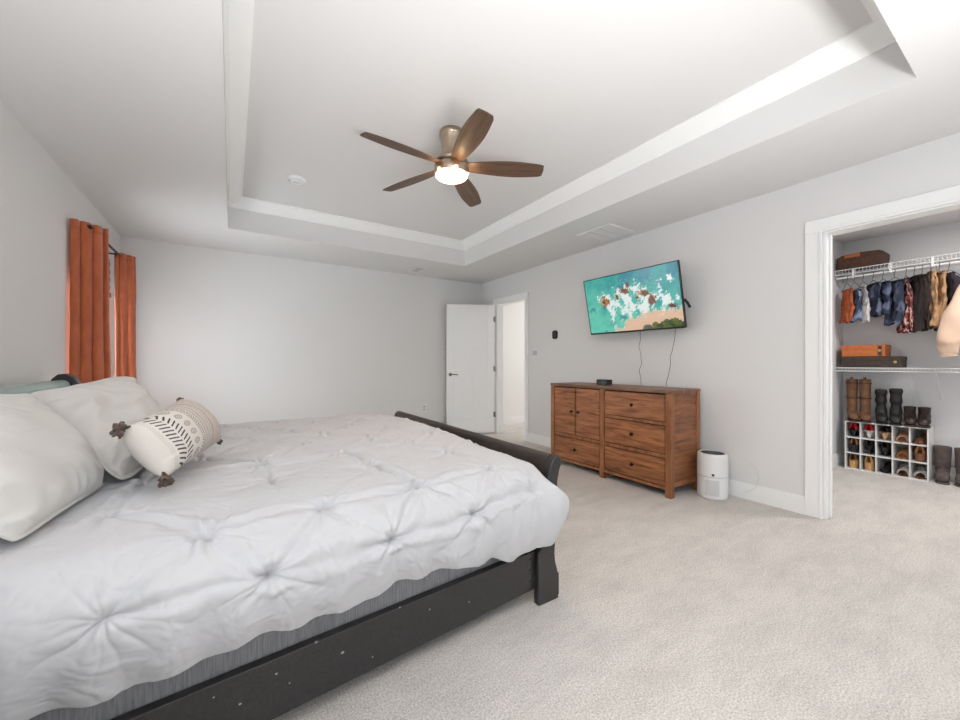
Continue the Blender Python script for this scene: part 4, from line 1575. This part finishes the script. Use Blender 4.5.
# rows top->bottom, columns left->right (left in the photo = +Y)
cells = [
    [(PUMP, 'red', 'black', 'red high heel with black sole, top left cube', 0), (PUMP, 'red', 'white', 'red high heel with pale sole, second cube of top row', 0),
     (PUMP, 'black', 'nude', 'black high heel with beige sole, middle cube of top row', 0), (HSAND, 'nude', 'tan', 'beige heeled sandal, fourth cube of top row', 0),
     (FLAT, 'brown', 'brown', 'brown loafer, top right cube', 0)],
    [(BLOCK, 'tan', 'black', 'tan shoe with black block heel, leftmost cube of middle row', 0), (PUMP, 'black', 'black', 'black high heel propped diagonally, second cube of middle row', 0.5),
     (PUMP, 'black', 'black', 'black high heel propped diagonally, central cube', 0.5), (HSAND, 'tan', 'tan', 'tan block-heeled sandal, fourth cube of middle row', 0),
     (BLOCK, 'tan', 'brown', 'light brown block heel shoe, rightmost cube of middle row', 0)],
    [(BLOCK, 'brown', 'cork', 'brown clog with cork heel, bottom left cube', 0), (BLOCK, 'cork', 'cork', 'pale yellow block heel, second cube of bottom row', 0),
     (FLAT, 'black', 'black', 'black flat shoe, middle cube of bottom row', 0), (SAND, 'white', 'brown', 'white strappy sandal with brown sole, fourth cube of bottom row', 0),
     (SAND, 'white', 'brown', 'white strappy sandal, bottom right cube', 0)]]
for r_ in range(3):
    for c_ in range(5):
        kd, up_, so_, lb, tl = cells[r_][c_]
        yc = OY1 - tb - (c_ + 0.5) * cw + tb / 2
        zc = (2 - r_) * ch + tb + 0.001
        for si, dy in enumerate((-0.0245, 0.0245)) if False else [(0, 0.0)]:
            rot_ = PI if (tl == 0 and kd in (PUMP, BLOCK)) else 0.0      # heels turned to the room
            rot_ += random.uniform(-0.05, 0.05)
            if tl:
                sh = shoe(kd, (OX + 0.125, yc, zc + 0.015), PI / 2 * 0, up_, so_, lb, 0)
                sh.rotation_euler = (0, -0.0, PI)
            else:
                shoe(kd, (OX + 0.125, yc, zc), rot_, up_, so_, lb, 0)


# boots ----------------------------------------------------------
def boot(loc, rotz, shaft_h, shaft_r, m, msole, label, group, slouch=0.0, name='boot', L_=0.25, cuff=False, wide=1.0, kind='boot'):
    t = thing(name, label, 'boot', loc, rotz, group)
    # body: rings from toe to ankle to shaft, authored as lofted sections
    nv = 22
    secs = []
    # foot sections: centre x, z centre, half width, half height
    def ring(cx, cz, ax, ay, az, nrm_ang):
        pts = []
        for j in range(nv):
            a = 2 * PI * j / nv
            lx = math.cos(a) * ax
            ly = math.sin(a) * ay
            # section plane tilts from vertical (foot) to horizontal (shaft)
            pts.append((cx + lx * math.sin(nrm_ang), ly, cz + lx * math.cos(nrm_ang)))
        return pts
    fh = 0.085
    S_ = [(-L_ * 0.60, 0.030, 0.006, 0.012, 0.0), (-L_ * 0.58, 0.038, 0.024, 0.030, 0.02), (-L_ * 0.50, 0.044, 0.032, 0.041, 0.05), (-L_ * 0.36, 0.050, 0.038, 0.047, 0.12),
          (-L_ * 0.20, 0.062, 0.050, 0.045, 0.35), (-L_ * 0.08, 0.078, 0.066, 0.042, 0.75), (0.0, 0.105, 0.072, 0.045, 1.15)]
    rows = [ring(x, z + 0.005, ax, ay * wide, 0, na) for x, z, ax, ay, na in S_]
    nsh = 12
    for k in range(1, nsh + 1):
        u = k / nsh
        z = 0.115 + u * (shaft_h - 0.115)
        sl = slouch * (0.010 * math.sin(u * 16) + 0.004 * math.sin(u * 31))
        rr = shaft_r * (0.86 + 0.14 * u) + sl
        rows.append(ring(0.004 + slouch * 0.008 * math.sin(u * 5), z, rr * 1.08, rr * wide, 0, PI / 2))
    bm = BM()
    vr = [[bm.verts.new(p) for p in r2] for r2 in rows]
    for a_, b2 in zip(vr, vr[1:]):
        for j in range(nv):
            bm.faces.new([a_[j], a_[(j + 1) % nv], b2[(j + 1) % nv], b2[j]])
    bm.faces.new(vr[0])
    # inner shaft
    inner = [bm.verts.new((v.co.x * 0.86, v.co.y * 0.86, v.co.z)) for v in vr[-1]]
    deep = [bm.verts.new((v.co.x * 0.8, v.co.y * 0.8, v.co.z - 0.07)) for v in vr[-1]]
    for j in range(nv):
        bm.faces.new([vr[-1][j], vr[-1][(j + 1) % nv], inner[(j + 1) % nv], inner[j]])
        bm.faces.new([inner[j], inner[(j + 1) % nv], deep[(j + 1) % nv], deep[j]])
    bm.faces.new(deep)
    # flatten below sole line
    for v in bm.verts:
        if v.co.z < 0.014:
            v.co.z = 0.014
    obj('upper', bm, m, t, smooth=True, sub=1)
    so = [(0.062 * 0.9, -0.030 * wide), (0.075, 0.0), (0.062 * 0.9, 0.030 * wide), (0.0, 0.036 * wide), (-L_ * 0.25, 0.040 * wide), (-L_ * 0.45, 0.043 * wide), (-L_ * 0.60, 0.030 * wide), (-L_ * 0.64, 0.0),
          (-L_ * 0.60, -0.030 * wide), (-L_ * 0.45, -0.043 * wide), (-L_ * 0.25, -0.040 * wide), (0.0, -0.036 * wide)]
    bm = BM(); prism(bm, so, 'Z', 0.0, 0.016); obj('sole', bm, msole, t, bevel=0.004)
    bm = BM(); box(bm, 0.01, 0.068, -0.03 * wide, 0.03 * wide, 0.0, 0.03); obj('heel', bm, msole, t, bevel=0.004)
    if cuff == 'strap':
        for zz in (shaft_h * 0.55, shaft_h * 0.9):
            bm = BM()
            pts = [(0.004 + shaft_r * 1.06 * math.cos(a), shaft_r * 1.0 * math.sin(a) * wide, zz) for a in np.linspace(0, 2 * PI, 20)]
            tube(bm, pts, 0.006, 6)
            obj('strap', bm, msole, t)
        bm = BM(); box(bm, shaft_r - 0.006, shaft_r + 0.008, -0.012, 0.012, shaft_h - 0.02, shaft_h + 0.018); obj('pull_tab', bm, m, t)
    if cuff == 'laces':
        bm = BM()
        for k in range(6):
            z = 0.10 + k * (shaft_h - 0.12) / 6
            tube(bm, [(-shaft_r * 1.08, -0.016, z), (-shaft_r * 1.18, 0, z + 0.006), (-shaft_r * 1.08, 0.016, z + 0.010)], 0.0025, 5)
        obj('laces', bm, msole, t)
    if cuff == 'seam':
        bm = BM()
        pts = [(0.004 + shaft_r * 1.09 * math.cos(a), shaft_r * 1.01 * math.sin(a) * wide, 0.15) for a in np.linspace(0, 2 * PI, 24)]
        tube(bm, pts, 0.004, 6)
        obj('seam', bm, msole, t)
    return t


M_bb = mat('boot_brown', srgb(124, 84, 54), 0.6, noise=14, col2=srgb(92, 60, 40), bump=(60, 0.3, 0.003))
M_bk = mat('boot_black', srgb(34, 30, 30), 0.6, noise=14, col2=srgb(24, 22, 22), bump=(50, 0.5, 0.004))
M_dk = mat('boot_darkbrown', srgb(52, 38, 34), 0.4, noise=14, col2=srgb(36, 27, 25))
M_gb = mat('boot_grey', srgb(98, 86, 84), 0.9, noise=20, col2=srgb(80, 70, 70), bump=(90, 0.4, 0.003))
M_sole_d = mat('boot_sole_dark', srgb(34, 26, 22), 0.7)
M_sole_b = mat('boot_sole_brown', srgb(66, 44, 32), 0.7)
zt = 0.501
boot((5.55, 1.285, zt), 0.35, 0.44, 0.045, M_bb, M_sole_b, 'tall brown leather boot at organizer\'s left end', 'boots on top of the shoe organizer', cuff='strap', name='tall_boot')
boot((5.55, 1.185, zt), 0.25, 0.44, 0.046, M_bb, M_sole_b, 'tall brown leather boot next to the black boots', 'boots on top of the shoe organizer', cuff='strap', name='tall_boot')
boot((5.56, 1.07, zt), 0.25, 0.34, 0.044, M_bk, M_sole_d, 'slouchy black mid-calf boot beside the brown boots', 'boots on top of the shoe organizer', slouch=0.5, name='slouch_boot')
boot((5.56, 0.965, zt), 0.15, 0.355, 0.046, M_bk, M_sole_d, 'slouchy black mid-calf boot nearer the ankle boots', 'boots on top of the shoe organizer', slouch=0.5, name='slouch_boot')
boot((5.56, 0.872, zt), 0.2, 0.185, 0.044, M_dk, M_sole_b, 'dark brown laced ankle boot, left of its pair', 'boots on top of the shoe organizer', cuff='laces', name='ankle_boot', L_=0.23)
boot((5.56, 0.778, zt), 0.1, 0.185, 0.044, M_dk, M_sole_b, 'dark brown laced ankle boot, rightmost on the organizer', 'boots on top of the shoe organizer', cuff='laces', name='ankle_boot', L_=0.23)
boot((5.60, 0.672, 0), 0.12, 0.33, 0.056, M_gb, M_gb, 'grey suede boot on the floor, next to the organizer', 'grey boots on the closet floor', cuff='seam', wide=1.05, name='suede_boot')
boot((5.60, 0.545, 0), 0.05, 0.33, 0.056, M_gb, M_gb, 'grey suede boot on the floor at the photo\'s right edge', 'grey boots on the closet floor', cuff='seam', wide=1.05, name='suede_boot')

# garments and hangers -------------------------------------------
RODX = CX1 - 0.002 - 0.30 + 0.03
RODZ = ZU - 0.045 - 0.03


def hanger(y, yaw, label, wdt=0.34):
    t = thing('clothes_hanger', label, 'hanger', (RODX, y, RODZ), yaw, 'dark wire hangers on the closet rod')
    bm = BM()
    pts = [(0.012 * math.cos(a), 0, 0.012 * math.sin(a)) for a in np.linspace(-0.3, PI + 0.2, 12)]
    pts += [(-0.006, 0, -0.02), (0.0, 0, -0.04), (0, 0, -0.065)]
    tube(bm, [(p[0], p[1], p[2] + 0.0) for p in pts], 0.0022, 6)
    obj('hook', bm, M_hanger, t)
    bm = BM()
    hw = wdt / 2
    tube(bm, [(0, 0, -0.065), (-hw * 0.3, 0, -0.075), (-hw, 0, -0.125), (-hw * 0.98, 0, -0.132), (hw * 0.98, 0, -0.132), (hw, 0, -0.125), (hw * 0.3, 0, -0.075), (0, 0, -0.065)], 0.0025, 6)
    obj('hanger_frame', bm, M_hanger, t)
    return t


def cloth_hang(name, y, yaw, wdt, top, bot, m, label, cat, seed, flare=1.0, thick=0.035, sh=0.0, col=None, group='clothes hanging on the closet rod'):
    """hanging garment: closed tube cross-section flattened, with pleats. local x across, y thickness"""
    t = thing(name, label, cat, (RODX, y, RODZ), yaw, group)
    nu, nv = 90, 40
    a = np.linspace(0, 2 * PI, nu, endpoint=False)[:, None] * np.ones((1, nv))
    v = np.ones((nu, 1)) * np.linspace(0, 1, nv)[None, :]
    w_ = wdt / 2 * (1 + (flare - 1) * v)
    if sh > 0:
        w_ = w_ * (0.45 + 0.55 * sm(0, sh, v))
    th_ = thick * (0.55 + 0.55 * v) * sm(-0.06, 0.12, v)
    pl = 0.28 * np.sin(6 * a + seed + 1.5 * np.sin(3 * v + seed)) + 0.18 * np.sin(11 * a + seed * 2)
    x = w_ * np.sign(np.cos(a)) * np.abs(np.cos(a)) ** 0.8 * (1 + 0.05 * pl * v)
    yv = th_ * np.sin(a) * (1 + pl * (0.4 + 0.8 * v)) + 0.010 * fnoise(a * 0.2, v, seed + 3, 3, 1.5)
    z = -top - v * (bot - top) + 0.010 * np.sin(4 * a + seed) * sm(0.8, 1, v)
    P = np.stack([x, yv, z], -1)
    c_ = None
    if col == 'floral':
        q = fnoise(a * wdt * 0.8, v * 0.5, 77, 3, 11)
        q2 = fnoise(a * wdt * 0.8, v * 0.5, 78, 3, 9)
        c_ = mixc(cl(30, 20, 24) + 0 * q[..., None], cl(214, 160, 150), sm(0.25, 0.45, q))
        c_ = mixc(c_, cl(150, 50, 40), sm(0.5, 0.7, q2))
    if col == 'denim':
        q = fnoise(a * wdt * 0.7, v * 0.5, int(seed * 7) + 5, 4, 3)
        c_ = mixc(cl(40, 46, 66) + 0 * q[..., None], cl(92, 100, 124), sm(-0.1, 0.9, q))
    if col == 'denim_light':
        q = fnoise(a * wdt * 0.7, v * 0.5, int(seed * 7) + 5, 4, 3)
        c_ = mixc(cl(62, 76, 104) + 0 * q[..., None], cl(132, 146, 170), sm(-0.1, 0.9, q))
    grid_obj('cloth', P, m if c_ is None else M_gcol, t, col=c_, closed_u=True)
    # waistband / collar
    bm = BM()
    w0 = wdt / 2 * (0.45 if sh > 0 else 1.0)
    pts = [(w0 * math.cos(q_), thick * 0.33 * math.sin(q_), -top - 0.006) for q_ in np.linspace(0, 2 * PI, 24)]
    tube(bm, pts, 0.010, 6)
    obj('waistband' if sh == 0 else 'collar', bm, m, t)
    return t


M_gcol = attr_mat('printed_cloth', 0.85)


def gm(n, c_, c2=None):
    return mat('cloth_' + n, srgb(*c_), 0.85, noise=18, col2=srgb(*(c2 or tuple(int(k * 0.75) for k in c_))), bump=(40, 0.4, 0.004))


G = dict(rust=gm('rust', (190, 96, 52)), navy=gm('navy', (44, 50, 72)), white=gm('white', (222, 216, 214), (196, 190, 190)), dark=gm('dark', (36, 26, 26)), brown=gm('brown', (58, 42, 36)),
         tan=gm('tan', (206, 160, 118)), plum=gm('plum', (48, 38, 52)), peach=mat('cloth_peach', srgb(214, 184, 162), 0.9, bump=(120, 0.3, 0.002)), cream=gm('cream', (232, 208, 186), (214, 190, 170)))
# (name, y, yaw, width, top, bottom, mat, label, category, flare, thick, shoulder, colour)
rows = [
    ('shorts', 1.300, 0.62, 0.19, 0.13, 0.47, G['rust'], 'rust orange shorts, leftmost garment on the closet rod', 'shorts', 1.05, .030, 0, None),
    ('denim_shorts', 1.245, 0.70, 0.19, 0.15, 0.47, G['navy'], 'mid blue denim shorts next to the rust shorts', 'shorts', 1.1, .028, 0, 'denim_light'),
    ('blouse', 1.178, 0.60, 0.19, 0.11, 0.48, G['white'], 'white and cream blouse between blue denim garments', 'shirt', 1.05, .024, .3, None),
    ('denim_skirt', 1.105, 0.65, 0.20, 0.10, 0.43, G['navy'], 'dark navy denim skirt just right of the white blouse', 'skirt', 1.15, .030, 0, 'denim'),
    ('denim_shorts', 1.035, 0.65, 0.18, 0.10, 0.42, G['navy'], 'dark navy shorts left of the longest denim piece', 'shorts', 1.1, .030, 0, 'denim'),
    ('jeans', 0.955, 0.75, 0.21, 0.10, 0.52, G['navy'], 'dark faded jeans beside the floral dress', 'jeans', 0.95, .032, 0, 'denim'),
    ('dress', 0.878, 0.45, 0.20, 0.09, 0.60, G['dark'], 'black dress with pink and red floral print', 'dress', 1.2, .030, .25, 'floral'),
    ('skirt', 0.825, 0.55, 0.20, 0.08, 0.60, G['dark'], 'black pleated skirt just right of the floral dress', 'skirt', 1.15, .030, 0, None),
    ('trousers', 0.775, 0.55, 0.20, 0.08, 0.59, G['brown'], 'dark brown trousers left of the tan garments', 'trousers', 1.05, .030, 0, None),
    ('cardigan', 0.722, 0.45, 0.20, 0.05, 0.57, G['tan'], 'light tan cardigan with narrow shoulders', 'cardigan', 1.05, .028, .2, None),
    ('trousers', 0.672, 0.50, 0.20, 0.07, 0.57, G['tan'], 'tan trousers between the cardigan and plum top', 'trousers', 1.0, .028, 0, None),
    ('sweater', 0.615, 0.65, 0.24, 0.09, 0.60, G['plum'], 'dark plum top left of the peach jacket', 'sweater', 1.05, .034, .15, None),
]
for i, (nm, y, yaw, wd, tp, bt, m_, lb, ct, fl, tk, shd, cc) in enumerate(rows):
    cloth_hang(nm, y, yaw, wd, tp, bt, m_, lb, ct, i + 1.3, fl, tk, shd, cc)
hpos = {0: 'behind the rust shorts', 1: 'above the mid blue denim shorts', 2: 'above the white blouse', 3: 'above the navy denim skirt', 4: 'above the short navy shorts', 5: 'above the faded jeans',
        6: 'above the floral dress', 7: 'above the black pleated skirt', 8: 'above the dark brown trousers', 9: 'above the tan cardigan', 10: 'above the tan trousers', 11: 'above the plum top'}
for i, r_ in enumerate(rows):
    hanger(r_[1] + 0.002, r_[2], 'dark wire hanger ' + hpos[i], wdt=r_[3] * 0.98)

# peach jacket: body + sleeves, faces the room
pj_ = thing('jacket', 'peach jacket with long sleeve hanging at the photo\'s right edge', 'jacket', (5.36, 0.335, 0), 0, 'clothes hanging on the closet rod')


def tube_cloth(name, pts, radii, parent, m, flat=0.6, seed=0):
    nu = 36
    pts = [np.array(p, float) for p in pts]
    # resample
    tt = np.linspace(0, len(pts) - 1, 34)
    Q = np.array([[np.interp(t2, range(len(pts)), [p[k] for p in pts]) for k in range(3)] for t2 in tt])
    R = np.interp(tt, range(len(radii)), radii)
    P = np.zeros((nu, len(tt), 3))
    for j in range(len(tt)):
        d = Q[min(j + 1, len(tt) - 1)] - Q[max(j - 1, 0)]
        d /= np.linalg.norm(d)
        a = np.array((1.0, 0, 0)); a = a - d * (a @ d); a /= np.linalg.norm(a)
        b2 = np.cross(d, a)
        for i in range(nu):
            q = 2 * PI * i / nu
            w2 = 1 + 0.05 * math.sin(3 * q + j * 0.6 + seed) + 0.03 * math.sin(j * 0.9 + seed + q)
            P[i, j] = Q[j] + (a * math.cos(q) * flat + b2 * math.sin(q)) * R[j] * w2
    return grid_obj(name, P, m, parent, closed_u=True)


# coordinates relative to (5.36,.40): y + = left in photo
tube_cloth('sleeve', [(-0.02, 0.06, 1.95), (-0.05, 0.125, 1.78), (-0.09, 0.21, 1.52), (-0.11, 0.258, 1.30), (-0.10, 0.262, 1.20)], [0.03, 0.075, 0.092, 0.078, 0.055], pj_, G['peach'], seed=1)
tube_cloth('cuff', [(-0.10, 0.262, 1.205), (-0.10, 0.26, 1.165)], [0.052, 0.050], pj_, G['peach'], seed=2)
tube_cloth('jacket_body', [(0.0, 0.0, 1.97), (0.0, 0.0, 1.90), (0, 0, 1.6), (0, 0, 1.25)], [0.08, 0.18, 0.19, 0.19], pj_, G['peach'], flat=0.3, seed=3)
tube_cloth('sleeve', [(0.0, -0.14, 1.93), (0.0, -0.2, 1.75), (0.0, -0.25, 1.25)], [0.05, 0.08, 0.055], pj_, G['peach'], seed=4)
hanger(0.335, PI / 2, 'dark wire hanger inside the peach jacket', 0.3)
